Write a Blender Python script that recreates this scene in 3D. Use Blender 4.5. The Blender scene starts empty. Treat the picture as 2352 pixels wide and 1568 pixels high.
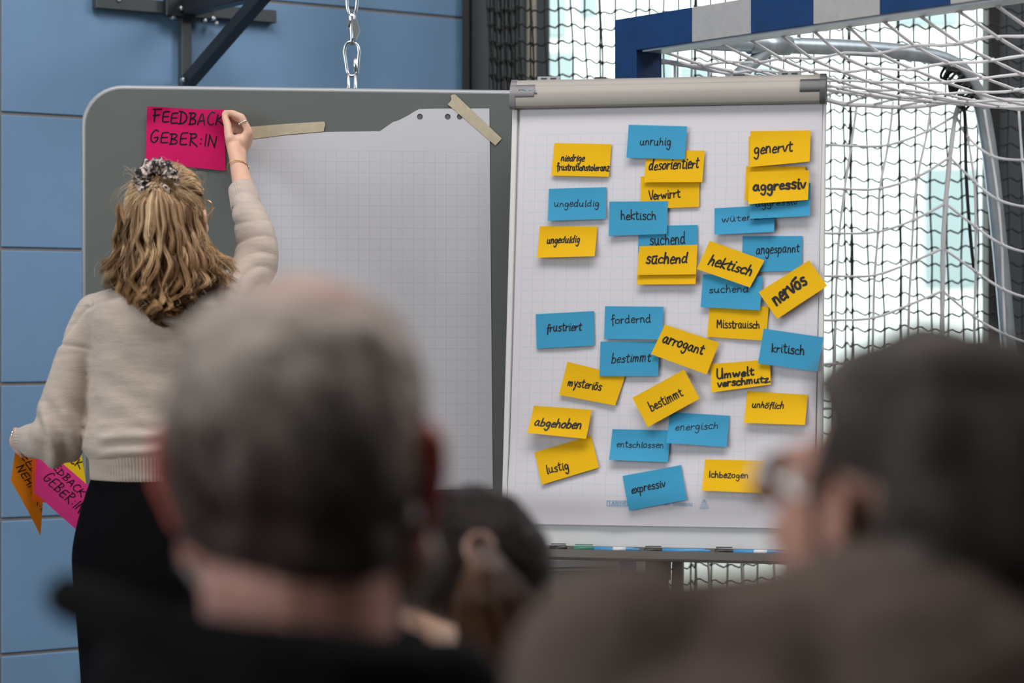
import bpy, math, random
import numpy as np
from mathutils import Vector, Matrix, noise
R = math.radians
rnd = random.Random(7)
rng = np.random.default_rng(11)
S = bpy.context.scene
COL = S.collection

# ------------------------------------------------------------------ camera
CAMZ = 1.33
FPX = 85 / 36 * 2352
cam_d = bpy.data.cameras.new('camera'); cam = bpy.data.objects.new('camera', cam_d); COL.objects.link(cam)
cam.location = (0, 0, CAMZ); cam.rotation_euler = (R(90), 0, 0)
cam_d.lens = 85; cam_d.sensor_width = 36; cam_d.sensor_fit = 'HORIZONTAL'
cam_d.shift_y = -20 / 2352
cam_d.clip_start = 0.05; cam_d.clip_end = 300
cam_d.dof.use_dof = True; cam_d.dof.focus_distance = 5.62; cam_d.dof.aperture_fstop = 3.3
S.camera = cam
# ------------------------------------------------------------------ world, lights, exposure
W = bpy.data.worlds.new('overcast_sky'); S.world = W; W.use_nodes = True
bgn = W.node_tree.nodes['Background']
bgn.inputs[0].default_value = (0.93, 0.985, 1.0, 1); bgn.inputs[1].default_value = 5.0
def area(name, loc, target, sx, sy, power, col=(1, 1, 1)):
    d = bpy.data.lights.new(name, 'AREA'); d.shape = 'RECTANGLE'; d.size = sx; d.size_y = sy
    d.energy = power; d.color = col
    o = bpy.data.objects.new(name, d); COL.objects.link(o); o.location = loc
    o.rotation_euler = (Vector(target) - Vector(loc)).to_track_quat('-Z', 'Y').to_euler()
    return o
area('hall_lamp_or_fill', (-0.2, 3.3, 5.7), (-0.2, 4.2, 0), 5.0, 1.8, 258, (1.0, 0.955, 0.93))
area('hall_lamp_or_fill', (4.6, 4.6, 5.0), (0.4, 4.8, 1.2), 2.0, 2.4, 140, (0.93, 0.97, 1.0))  # added fill from the right, in place of unseen windows, to brighten the net
S.view_settings.view_transform = 'Standard'; S.view_settings.look = 'None'
S.view_settings.exposure = 0.0; S.view_settings.gamma = 1.0; S.view_settings.use_curve_mapping = False
try:
    S.cycles.use_denoising = True
    S.cycles.max_bounces = 8; S.cycles.transparent_max_bounces = 16
    S.cycles.caustics_reflective = False; S.cycles.caustics_refractive = False
except Exception: pass

# ------------------------------------------------------------------ pixel helpers (a measured pixel and a depth, or a plane, give a point)
def U(px, py, d):
    return np.array([(px - 1176) / FPX * d, d, CAMZ + (764 - py) / FPX * d])
def ray(px, py):
    return np.array([(px - 1176) / FPX, 1.0, (764 - py) / FPX])
CAM = np.array([0, 0, CAMZ])
def hit(px, py, p0, n):
    r = ray(px, py); return CAM + r * (np.dot(np.asarray(p0) - CAM, n) / np.dot(r, n))
def unit(v):
    v = np.asarray(v, float); return v / np.linalg.norm(v)
def ss(a, b, x):
    t = np.clip((np.asarray(x, float) - a) / (b - a), 0, 1); return t * t * (3 - 2 * t)

# ------------------------------------------------------------------ materials
def lin(c):
    return tuple(((v / 255) / 12.92 if v / 255 <= .04045 else ((v / 255 + .055) / 1.055) ** 2.4) for v in c)
def mat(name, col, rough=.6, metal=0, spec=.5, sss=0, noise_amt=0, nscale=40, bump=0, bscale=200, attr=None, sheen=0, trans=0, stretch=(1, 1, 1)):
    m = bpy.data.materials.new(name); m.use_nodes = True
    nt = m.node_tree; b = nt.nodes['Principled BSDF']; L = nt.links.new
    b.inputs['Base Color'].default_value = (*col, 1); b.inputs['Roughness'].default_value = rough
    b.inputs['Metallic'].default_value = metal; b.inputs['Specular IOR Level'].default_value = spec
    if sss:
        b.inputs['Subsurface Weight'].default_value = sss; b.inputs['Subsurface Radius'].default_value = (.012, .005, .003); b.inputs['Subsurface Scale'].default_value = 1
    if sheen: b.inputs['Sheen Weight'].default_value = sheen
    src = None
    if attr:
        a = nt.nodes.new('ShaderNodeAttribute'); a.attribute_name = attr; src = a.outputs['Color']
    if noise_amt or bump:
        tc = nt.nodes.new('ShaderNodeTexCoord'); mp = nt.nodes.new('ShaderNodeMapping'); mp.inputs['Scale'].default_value = stretch
        L(tc.outputs['Object'], mp.inputs['Vector'])
    if noise_amt:
        n = nt.nodes.new('ShaderNodeTexNoise'); n.inputs['Scale'].default_value = nscale; n.inputs['Detail'].default_value = 4
        L(mp.outputs[0], n.inputs['Vector'])
        mr = nt.nodes.new('ShaderNodeMapRange'); mr.inputs['From Min'].default_value = .3; mr.inputs['From Max'].default_value = .7
        mr.inputs['To Min'].default_value = 1 - noise_amt; mr.inputs['To Max'].default_value = 1 + noise_amt
        L(n.outputs[0], mr.inputs[0])
        mx = nt.nodes.new('ShaderNodeMix'); mx.data_type = 'RGBA'; mx.blend_type = 'MULTIPLY'; mx.inputs[0].default_value = 1
        if src: L(src, mx.inputs[6])
        else: mx.inputs[6].default_value = (*col, 1)
        L(mr.outputs[0], mx.inputs[7]); src = mx.outputs[2]
    if src: L(src, b.inputs['Base Color'])
    if bump:
        n2 = nt.nodes.new('ShaderNodeTexNoise'); n2.inputs['Scale'].default_value = bscale; n2.inputs['Detail'].default_value = 3
        L(mp.outputs[0], n2.inputs['Vector'])
        bp = nt.nodes.new('ShaderNodeBump'); bp.inputs['Strength'].default_value = bump; bp.inputs['Distance'].default_value = .004
        L(n2.outputs[0], bp.inputs['Height']); L(bp.outputs[0], b.inputs['Normal'])
    if trans:
        out = nt.nodes['Material Output']; tr = nt.nodes.new('ShaderNodeBsdfTranslucent'); tr.inputs[0].default_value = (*col, 1)
        if src: L(src, tr.inputs[0])
        ms = nt.nodes.new('ShaderNodeMixShader'); ms.inputs[0].default_value = trans
        L(b.outputs[0], ms.inputs[1]); L(tr.outputs[0], ms.inputs[2]); L(ms.outputs[0], out.inputs[0])
    return m
def glass_mat(name, tint=(1, 1, 1), refl=.08):
    m = bpy.data.materials.new(name); m.use_nodes = True; nt = m.node_tree; nt.nodes.clear(); L = nt.links.new
    o = nt.nodes.new('ShaderNodeOutputMaterial'); t = nt.nodes.new('ShaderNodeBsdfTransparent'); t.inputs[0].default_value = (*tint, 1)
    g = nt.nodes.new('ShaderNodeBsdfGlossy'); g.inputs['Roughness'].default_value = .03
    f = nt.nodes.new('ShaderNodeFresnel'); f.inputs[0].default_value = 1.3 + refl
    x = nt.nodes.new('ShaderNodeMixShader'); L(f.outputs[0], x.inputs[0]); L(t.outputs[0], x.inputs[1]); L(g.outputs[0], x.inputs[2]); L(x.outputs[0], o.inputs[0])
    return m
def grid_mat(name, paper, line, pitch, lw, u0, u1, v0, v1):
    m = mat(name, paper, .75, spec=.25); nt = m.node_tree; L = nt.links.new; b = nt.nodes['Principled BSDF']
    uv = nt.nodes.new('ShaderNodeUVMap'); sp = nt.nodes.new('ShaderNodeSeparateXYZ'); L(uv.outputs[0], sp.inputs[0])
    def M(op, a, bb):
        n = nt.nodes.new('ShaderNodeMath'); n.operation = op
        for i, q in enumerate((a, bb)):
            if q is None: continue
            if isinstance(q, (int, float)): n.inputs[i].default_value = q
            else: L(q, n.inputs[i])
        return n.outputs[0]
    def ln(c, c0):
        return M('LESS_THAN', M('PINGPONG', M('SUBTRACT', c, c0), pitch / 2), lw)
    def inside(c, a, bb):
        return M('MULTIPLY', M('GREATER_THAN', c, a - lw), M('LESS_THAN', c, bb + lw))
    u, v = sp.outputs[0], sp.outputs[1]
    k = M('MULTIPLY', M('MAXIMUM', ln(u, u0), ln(v, v0)), M('MULTIPLY', inside(u, u0, u1), inside(v, v0, v1)))
    mx = nt.nodes.new('ShaderNodeMix'); mx.data_type = 'RGBA'; L(k, mx.inputs[0])
    mx.inputs[6].default_value = (*paper, 1); mx.inputs[7].default_value = (*line, 1); L(mx.outputs[2], b.inputs['Base Color'])
    return m

M_ = {}
M_['blue_panel'] = mat('blue_wall_panel', (.160, .285, .455), .5, spec=.35, noise_amt=.05, nscale=3)
M_['seam'] = mat('grey_joint_strip', (.20, .19, .19), .7)
M_['dark_trim'] = mat('anthracite_frame', (.052, .062, .070), .5)
M_['black_trim'] = mat('black_rubber_trim', (.006, .006, .007), .6)
M_['cream_trim'] = mat('cream_trim', (.62, .58, .48), .6)
M_['plaster'] = mat('grey_plaster', (.22, .22, .22), .8, noise_amt=.04, nscale=5)
M_['floor'] = mat('sports_floor', (.22, .20, .17), .45, noise_amt=.06, nscale=2)
M_['black_steel'] = mat('black_powder_coated_steel', (.010, .012, .015), .45, noise_amt=.1)
M_['black_steel2'] = mat('dark_grey_painted_steel', (.042, .052, .057), .5)
M_['zinc'] = mat('zinc_plated_steel', (.68, .70, .72), .28, metal=1)
M_['galv'] = mat('galvanised_steel', (.52, .58, .62), .42, metal=.75, noise_amt=.14, nscale=35, stretch=(1, 1, .4))
M_['goal_blue'] = mat('blue_gloss_paint', (.003, .031, .115), .35, noise_amt=.18, nscale=25)
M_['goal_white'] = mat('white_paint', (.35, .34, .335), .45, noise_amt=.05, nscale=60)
M_['alu_under'] = mat('aluminium', (.62, .66, .69), .35, metal=.7)
M_['net_white'] = mat('white_net_cord', (.90, .88, .89), .8, bump=.6, bscale=500, trans=.35)
M_['net_black'] = mat('black_net_cord', (.012, .013, .012), .8)
M_['pin_grey'] = mat('grey_green_board', (.118, .130, .125), .55, spec=.3, noise_amt=.03, nscale=4)
M_['felt'] = mat('grey_felt', (.16, .155, .145), .95, noise_amt=.14, nscale=260)
M_['alu'] = mat('brushed_aluminium', (.58, .57, .58), .32, metal=.85)
M_['clamp'] = mat('champagne_aluminium', (.30, .275, .25), .5, metal=.1, spec=.4)
M_['cap_grey'] = mat('grey_plastic', (.14, .13, .14), .4)
M_['cap_dark'] = mat('dark_grey_plastic', (.055, .055, .058), .4)
M_['board_white'] = mat('white_enamel', (.62, .62, .635), .25)
M_['frame_white'] = mat('white_plastic', (.66, .65, .65), .4)
M_['tray'] = mat('taupe_plastic', (.115, .10, .09), .5)
M_['leg_grey'] = mat('grey_metal_leg', (.24, .22, .21), .45)
M_['tape'] = mat('masking_tape', (.60, .52, .38), .7, noise_amt=.08, nscale=60, trans=.25)
M_['yellow'] = mat('yellow_note_paper', (.82, .47, .002), .7, spec=.2, trans=.12)
M_['blue'] = mat('blue_note_paper', (.05, .325, .55), .7, spec=.2, trans=.12)
M_['pink'] = mat('pink_note_paper', (.66, .008, .13), .7, spec=.2, trans=.12)
M_['pink2'] = mat('magenta_note_paper', (.80, .045, .26), .7, spec=.2, trans=.12)
M_['orange'] = mat('orange_note_paper', (.72, .22, .004), .7, spec=.2, trans=.12)
M_['orange2'] = mat('deep_orange_note_paper', (.72, .10, .004), .7, spec=.2, trans=.12)
M_['yellow2'] = mat('lemon_note_paper', (.80, .56, .004), .7, spec=.2, trans=.12)
M_['ink'] = mat('black_marker_ink', (.010, .010, .012), .5, spec=.3)
M_['print'] = mat('pale_blue_print', (.20, .38, .60), .8)
M_['print_dark'] = mat('dark_print', (.03, .03, .035), .6)
M_['cyan_print'] = mat('cyan_print', (.02, .25, .48), .6)
M_['skin_w'] = mat('fair_skin', (.60, .36, .26), .5, sss=.12, noise_amt=.05, nscale=30)
M_['skin_m'] = mat('ruddy_skin', (.48, .22, .17), .5, sss=.12, noise_amt=.08, nscale=25)
M_['skin_d'] = mat('tanned_skin', (.36, .17, .12), .5, sss=.12, noise_amt=.08, nscale=25)
M_['hair'] = mat('hair', (.3, .2, .1), .45, spec=.28, attr='Col')
M_['skin_col'] = mat('flushed_skin', (.48, .22, .17), .5, sss=.12, attr='Col', noise_amt=.08, nscale=25)
M_['hair_matte'] = mat('short_hair', (.3, .2, .1), .7, spec=.2, attr='Col', noise_amt=.25, nscale=55)
M_['knit'] = mat('beige_fine_knit', (.45, .372, .32), .9, spec=.1, noise_amt=.10, nscale=55, bump=.35, bscale=330, sheen=.1, stretch=(.35, .35, 1.8))
M_['skirt'] = mat('black_skirt_cloth', (.0032, .0028, .0036), .9, spec=.04)
M_['jacket'] = mat('black_jacket_cloth', (.0035, .0035, .004), .85, spec=.08)
M_['jacket2'] = mat('charcoal_cloth', (.03, .03, .034), .85)
M_['brown_knit'] = mat('brown_knit', (.088, .064, .053), .95, noise_amt=.15, nscale=60, spec=.1)
M_['denim'] = mat('dark_trousers', (.02, .022, .03), .85)
M_['shoe'] = mat('black_leather', (.012, .012, .012), .4)
M_['gold'] = mat('gold', (.80, .52, .22), .25, metal=1)
M_['silver'] = mat('silver', (.75, .74, .73), .2, metal=1)
M_['eye'] = mat('eye', (.75, .73, .70), .15)
M_['lens'] = glass_mat('spectacle_lens')
M_['pane'] = glass_mat('window_glass', (.96, 1, .98))
M_['mk_black'] = mat('black_marker_cap', (.014, .013, .012), .4)
M_['mk_grey'] = mat('grey_marker_body', (.16, .15, .15), .4)
M_['mk_green'] = mat('green_marker_cap', (.015, .16, .10), .4)
M_['mk_blue'] = mat('blue_marker_body', (.05, .25, .50), .4)
M_['mk_white'] = mat('white_marker_label', (.6, .6, .62), .5)
M_['scrunch'] = None
def leopard():
    m = mat('leopard_print_cloth', (.5, .42, .38), .8); nt = m.node_tree; L = nt.links.new; b = nt.nodes['Principled BSDF']
    tc = nt.nodes.new('ShaderNodeTexCoord'); n = nt.nodes.new('ShaderNodeTexNoise'); n.inputs['Scale'].default_value = 85; n.inputs['Detail'].default_value = 1.5
    n.inputs['Distortion'].default_value = 1.2
    r = nt.nodes.new('ShaderNodeValToRGB'); r.color_ramp.elements[0].position = .52; r.color_ramp.elements[0].color = (.012, .010, .010, 1)
    r.color_ramp.elements[1].position = .56; r.color_ramp.elements[1].color = (.58, .47, .42, 1)
    L(tc.outputs['Object'], n.inputs['Vector']); L(n.outputs[0], r.inputs[0]); L(r.outputs[0], b.inputs['Base Color']); return m
M_['scrunch'] = leopard()

# ------------------------------------------------------------------ mesh builder
class MB:
    def __init__(s): s.v = []; s.f = []; s.m = []; s.uv = {}
    def add(s, V, F, mi=0):
        b = len(s.v); s.v.extend([tuple(map(float, p)) for p in V]); s.f.extend([tuple(i + b for i in f) for f in F]); s.m.extend([mi] * len(F)); return b
    def box(s, c, ax, h, mi=0):
        c = np.asarray(c, float); A = [unit(a) * k for a, k in zip(ax, h)]
        V = [c + A[0] * x + A[1] * y + A[2] * z for z in (-1, 1) for y in (-1, 1) for x in (-1, 1)]
        F = [(0, 2, 3, 1), (4, 5, 7, 6), (0, 1, 5, 4), (2, 6, 7, 3), (0, 4, 6, 2), (1, 3, 7, 5)]
        s.add(V, F, mi); return s
    def bbox(s, c, ax, h, bev=.002, mi=0):
        # box with bevelled edges (all corners chamfered)
        c = np.asarray(c, float); ax = [unit(a) for a in ax]; h = list(h); bev = min(bev, *[q * .8 for q in h])
        prof = []
        V = []; idx = {}
        for sx in (-1, 1):
            for sy in (-1, 1):
                for sz in (-1, 1):
                    for k in range(3):
                        q = [h[0] * sx, h[1] * sy, h[2] * sz]
                        for j, sg in enumerate((sx, sy, sz)):
                            if j != k: q[j] -= sg * bev
                        idx[(sx, sy, sz, k)] = len(V); V.append(c + ax[0] * q[0] + ax[1] * q[1] + ax[2] * q[2])
        F = []
        for k in range(3):
            a, b = [(1, 2), (0, 2), (0, 1)][k]
            for sg in (-1, 1):
                f = []
                for (p, q) in ((-1, -1), (1, -1), (1, 1), (-1, 1)):
                    t = [0, 0, 0]; t[k] = sg; t[a] = p; t[b] = q; f.append(idx[(*t, k)])
                F.append(f)
        for k in range(3):
            a, b = [(1, 2), (0, 2), (0, 1)][k]
            for p in (-1, 1):
                for q in (-1, 1):
                    t0 = [0, 0, 0]; t0[a] = p; t0[b] = q; t1 = list(t0); t0[k] = -1; t1[k] = 1
                    F.append((idx[(*t0, a)], idx[(*t1, a)], idx[(*t1, b)], idx[(*t0, b)]))
        for sx in (-1, 1):
            for sy in (-1, 1):
                for sz in (-1, 1): F.append((idx[(sx, sy, sz, 0)], idx[(sx, sy, sz, 1)], idx[(sx, sy, sz, 2)]))
        s.add(V, F, mi); return s
    def tube(s, P, r, n=8, closed=False, mi=0):
        P = np.asarray(P, float); K = len(P); rr = np.full(K, r, float) if np.isscalar(r) else np.asarray(r, float)
        T = np.gradient(P, axis=0) if not closed else np.roll(P, -1, 0) - np.roll(P, 1, 0)
        T /= np.maximum(np.linalg.norm(T, axis=1, keepdims=True), 1e-9)
        ref = np.array([0, 0, 1.]) if abs(T[0][2]) < .9 else np.array([1., 0, 0])
        N = unit(np.cross(T[0], ref)); V = []
        for i in range(K):
            N = N - T[i] * np.dot(N, T[i]); N = unit(N); B = np.cross(T[i], N)
            for k in range(n):
                a = 2 * math.pi * k / n; V.append(P[i] + (N * math.cos(a) + B * math.sin(a)) * rr[i])
        F = []
        for i in range(K if closed else K - 1):
            j = (i + 1) % K
            for k in range(n):
                F.append((i * n + k, i * n + (k + 1) % n, j * n + (k + 1) % n, j * n + k))
        if not closed:
            F.append(tuple(range(n - 1, -1, -1))); F.append(tuple((K - 1) * n + k for k in range(n)))
        s.add(V, F, mi); return s
    def cap(s, p0, r0, p1, r1, n=14):
        # capsule with tapering radius
        p0 = np.asarray(p0, float); p1 = np.asarray(p1, float); d = p1 - p0; L = np.linalg.norm(d)
        t = d / L if L > 1e-6 else np.array([0, 0, 1.])
        P = []; r = []
        for k in range(5):
            a = math.pi / 2 * (1 - k / 4 * .98) ; P.append(p0 - t * r0 * math.sin(a)); r.append(max(r0 * math.cos(a), r0 * .06))
        for k in range(5):
            a = math.pi / 2 * (.02 + k / 4 * .98); P.append(p1 + t * r1 * math.sin(a)); r.append(max(r1 * math.cos(a), r1 * .06))
        s.tube(P, r, n); return s
    def chain(s, pts, n=14):
        for a, b in zip(pts[:-1], pts[1:]): s.cap(a[0], a[1], b[0], b[1], n)
        return s
    def ell(s, c, rad, Rm=None, nu=20, nv=12):
        c = np.asarray(c, float); Rm = np.eye(3) if Rm is None else Rm; V = []; F = []
        for j in range(1, nv):
            ph = math.pi * j / nv
            for i in range(nu):
                th = 2 * math.pi * i / nu
                V.append(c + Rm @ (np.array([math.sin(ph) * math.cos(th), math.sin(ph) * math.sin(th), math.cos(ph)]) * rad))
        top = len(V); V.append(c + Rm @ (np.array([0, 0, 1]) * rad)); V.append(c + Rm @ (np.array([0, 0, -1]) * rad))
        for j in range(nv - 2):
            for i in range(nu): F.append((j * nu + i, (j + 1) * nu + i, (j + 1) * nu + (i + 1) % nu, j * nu + (i + 1) % nu))
        for i in range(nu): F.append((top, i, (i + 1) % nu)); F.append((top + 1, (nv - 2) * nu + (i + 1) % nu, (nv - 2) * nu + i))
        s.add(V, F); return s
    def loft(s, rings, n=32, mod=None, mi=0, close=True):
        # rings: (centre, half width x, half depth y) horizontal ellipses
        V = []; F = []
        for j, (c, a, b) in enumerate(rings):
            for k in range(n):
                t = 2 * math.pi * k / n; m = mod(j, t) if mod else 1
                V.append(np.asarray(c) + np.array([a * math.cos(t) * m, b * math.sin(t) * m, 0]))
        for j in range(len(rings) - 1):
            for k in range(n): F.append((j * n + k, j * n + (k + 1) % n, (j + 1) * n + (k + 1) % n, (j + 1) * n + k))
        if close: F.append(tuple(range(n - 1, -1, -1))); F.append(tuple((len(rings) - 1) * n + k for k in range(n)))
        s.add(V, F, mi); return s
    def prism(s, poly, d, mi=0):
        # planar polygon extruded by vector d
        n = len(poly); P = [np.asarray(p, float) for p in poly]; d = np.asarray(d, float)
        F = [tuple(range(n)), tuple(range(2 * n - 1, n - 1, -1))] + [(i, (i + 1) % n, n + (i + 1) % n, n + i)[::-1] for i in range(n)]
        s.add(P + [p + d for p in P], F, mi); return s
    def extr(s, prof, d):
        # smooth-sided extrusion of a closed profile; the end caps keep their own corners
        P = [np.asarray(p, float) for p in prof]; d = np.asarray(d, float); n = len(P)
        s.add(P + [p + d for p in P], [(i, (i + 1) % n, n + (i + 1) % n, n + i) for i in range(n)])
        s.add(P, [tuple(range(n))]); s.add([p + d for p in P], [tuple(range(n - 1, -1, -1))]); return s
    def mesh(s, name, smooth=False):
        me = bpy.data.meshes.new(name); me.from_pydata(s.v, [], s.f); me.update()
        if smooth: me.polygons.foreach_set('use_smooth', [True] * len(me.polygons))
        me.polygons.foreach_set('material_index', s.m)
        return me
WO = {}
def link(name, me, m, parent=None, origin=None):
    ms = m if isinstance(m, (list, tuple)) else [m]
    for q in ms:
        me.materials.append(q)
    co = np.empty(len(me.vertices) * 3); me.vertices.foreach_get('co', co); co = co.reshape(-1, 3)
    if origin is None: origin = (co.min(0) + co.max(0)) / 2
    origin = np.asarray(origin, float)
    me.vertices.foreach_set('co', (co - origin).ravel()); me.update()
    o = bpy.data.objects.new(name, me); COL.objects.link(o)
    WO[o.name] = origin
    if parent is not None:
        o.parent = parent; o.location = origin - WO[parent.name]
    else: o.location = origin
    return o
def obj(name, mb, m, parent=None, smooth=False, origin=None):
    return link(name, mb.mesh(name, smooth), m, parent, origin)
def fixn(o):
    import bmesh
    bm = bmesh.new(); bm.from_mesh(o.data); bmesh.ops.recalc_face_normals(bm, faces=bm.faces); bm.to_mesh(o.data); bm.free(); return o
def thing(name, label, cat, loc, group=None):
    o = bpy.data.objects.new(name, None); COL.objects.link(o); o.location = loc; WO[o.name] = np.asarray(loc, float)
    o.empty_display_size = .05
    return tag(o, label, cat, group)
def tag(o, label, cat, group=None):
    o['label'] = label; o['category'] = cat; o['kind'] = 'thing'
    if group: o['group'] = group
    return o
def struct(name, mb, m, smooth=False, parent=None):
    o = obj(name, mb, m, parent, smooth)
    if parent is None: o['kind'] = 'structure'
    return o
def blob(mb, voxel, it=6, fac=.5):
    me = mb.mesh('tmp'); o = bpy.data.objects.new('tmp', me); COL.objects.link(o)
    q = o.modifiers.new('r', 'REMESH'); q.mode = 'VOXEL'; q.voxel_size = voxel; q.use_smooth_shade = True
    if it:
        w = o.modifiers.new('s', 'SMOOTH'); w.iterations = it; w.factor = fac
    dg = bpy.context.evaluated_depsgraph_get(); dg.update()
    out = bpy.data.meshes.new_from_object(o.evaluated_get(dg))
    bpy.data.objects.remove(o); bpy.data.meshes.remove(me)
    out.materials.clear()
    return out
def getco(me):
    a = np.empty(len(me.vertices) * 3); me.vertices.foreach_get('co', a); return a.reshape(-1, 3)
def getno(me):
    a = np.empty(len(me.vertices) * 3, np.float32); me.vertex_normals.foreach_get('vector', a); return a.reshape(-1, 3).astype(float)
def setco(me, a): me.vertices.foreach_set('co', np.asarray(a).ravel()); me.update()
def colattr(me, c):
    at = me.color_attributes.new('Col', 'FLOAT_COLOR', 'POINT')
    q = np.ones((len(me.vertices), 4), np.float32); q[:, :3] = c; at.data.foreach_set('color', q.ravel())
def vnoise(P, sc, seed=0):
    return np.array([noise.noise(Vector((p[0] * sc + seed, p[1] * sc - seed, p[2] * sc + 2 * seed))) for p in P])
def strands_mesh(P, r, colr, name='hair', sides=3):
    # P [N,K,3], r [N,K], colr [N,3] or [N,K,3]
    N, K, _ = P.shape
    T = np.gradient(P, axis=1); T /= np.maximum(np.linalg.norm(T, axis=2, keepdims=True), 1e-9)
    ref = np.tile(np.array([.31, .9, .27]), (N, K, 1)); A = np.cross(T, ref); A /= np.maximum(np.linalg.norm(A, axis=2, keepdims=True), 1e-9)
    B = np.cross(T, A); V = np.empty((N, K, sides, 3))
    for k in range(sides):
        a = 2 * math.pi * k / sides; V[:, :, k] = P + (A * math.cos(a) + B * math.sin(a)) * r[:, :, None]
    V = V.reshape(-1, 3)
    base = (np.arange(N) * K * sides)[:, None, None] + (np.arange(K - 1) * sides)[None, :, None]
    k0 = np.arange(sides)[None, None, :]; k1 = (k0 + 1) % sides
    F = np.stack([base + k0, base + k1, base + sides + k1, base + sides + k0], -1).reshape(-1, 4)
    if colr.ndim == 2: colr = np.repeat(colr[:, None, :], K, 1)
    C = np.repeat(colr[:, :, None, :], sides, 2).reshape(-1, 3)
    return V, F, C
def raw_mesh(name, V, F):
    me = bpy.data.meshes.new(name); me.vertices.add(len(V)); me.vertices.foreach_set('co', np.asarray(V, float).ravel())
    nl = sum(len(f) for f in F) if not isinstance(F, np.ndarray) else F.size
    me.loops.add(nl); me.polygons.add(len(F))
    if isinstance(F, np.ndarray):
        w = F.shape[1]; me.polygons.foreach_set('loop_start', np.arange(len(F)) * w); me.loops.foreach_set('vertex_index', F.ravel().astype(np.int32))
    me.update(calc_edges=True); me.validate(); me.polygons.foreach_set('use_smooth', [True] * len(me.polygons)); return me
def crom(P, sub=5):
    P = np.asarray(P, float)
    if len(P) < 3: return np.array([P[0] + (P[-1] - P[0]) * t for t in np.linspace(0, 1, sub + 1)])
    Q = np.vstack([2 * P[0] - P[1], P, 2 * P[-1] - P[-2]]); out = []
    for i in range(1, len(Q) - 2):
        for t in np.arange(sub) / sub:
            p0, p1, p2, p3 = Q[i - 1:i + 3]
            out.append(.5 * (2 * p1 + (p2 - p0) * t + (2 * p0 - 5 * p1 + 4 * p2 - p3) * t * t + (3 * p1 - p0 - 3 * p2 + p3) * t ** 3))
    out.append(P[-1]); return np.array(out)

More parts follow.
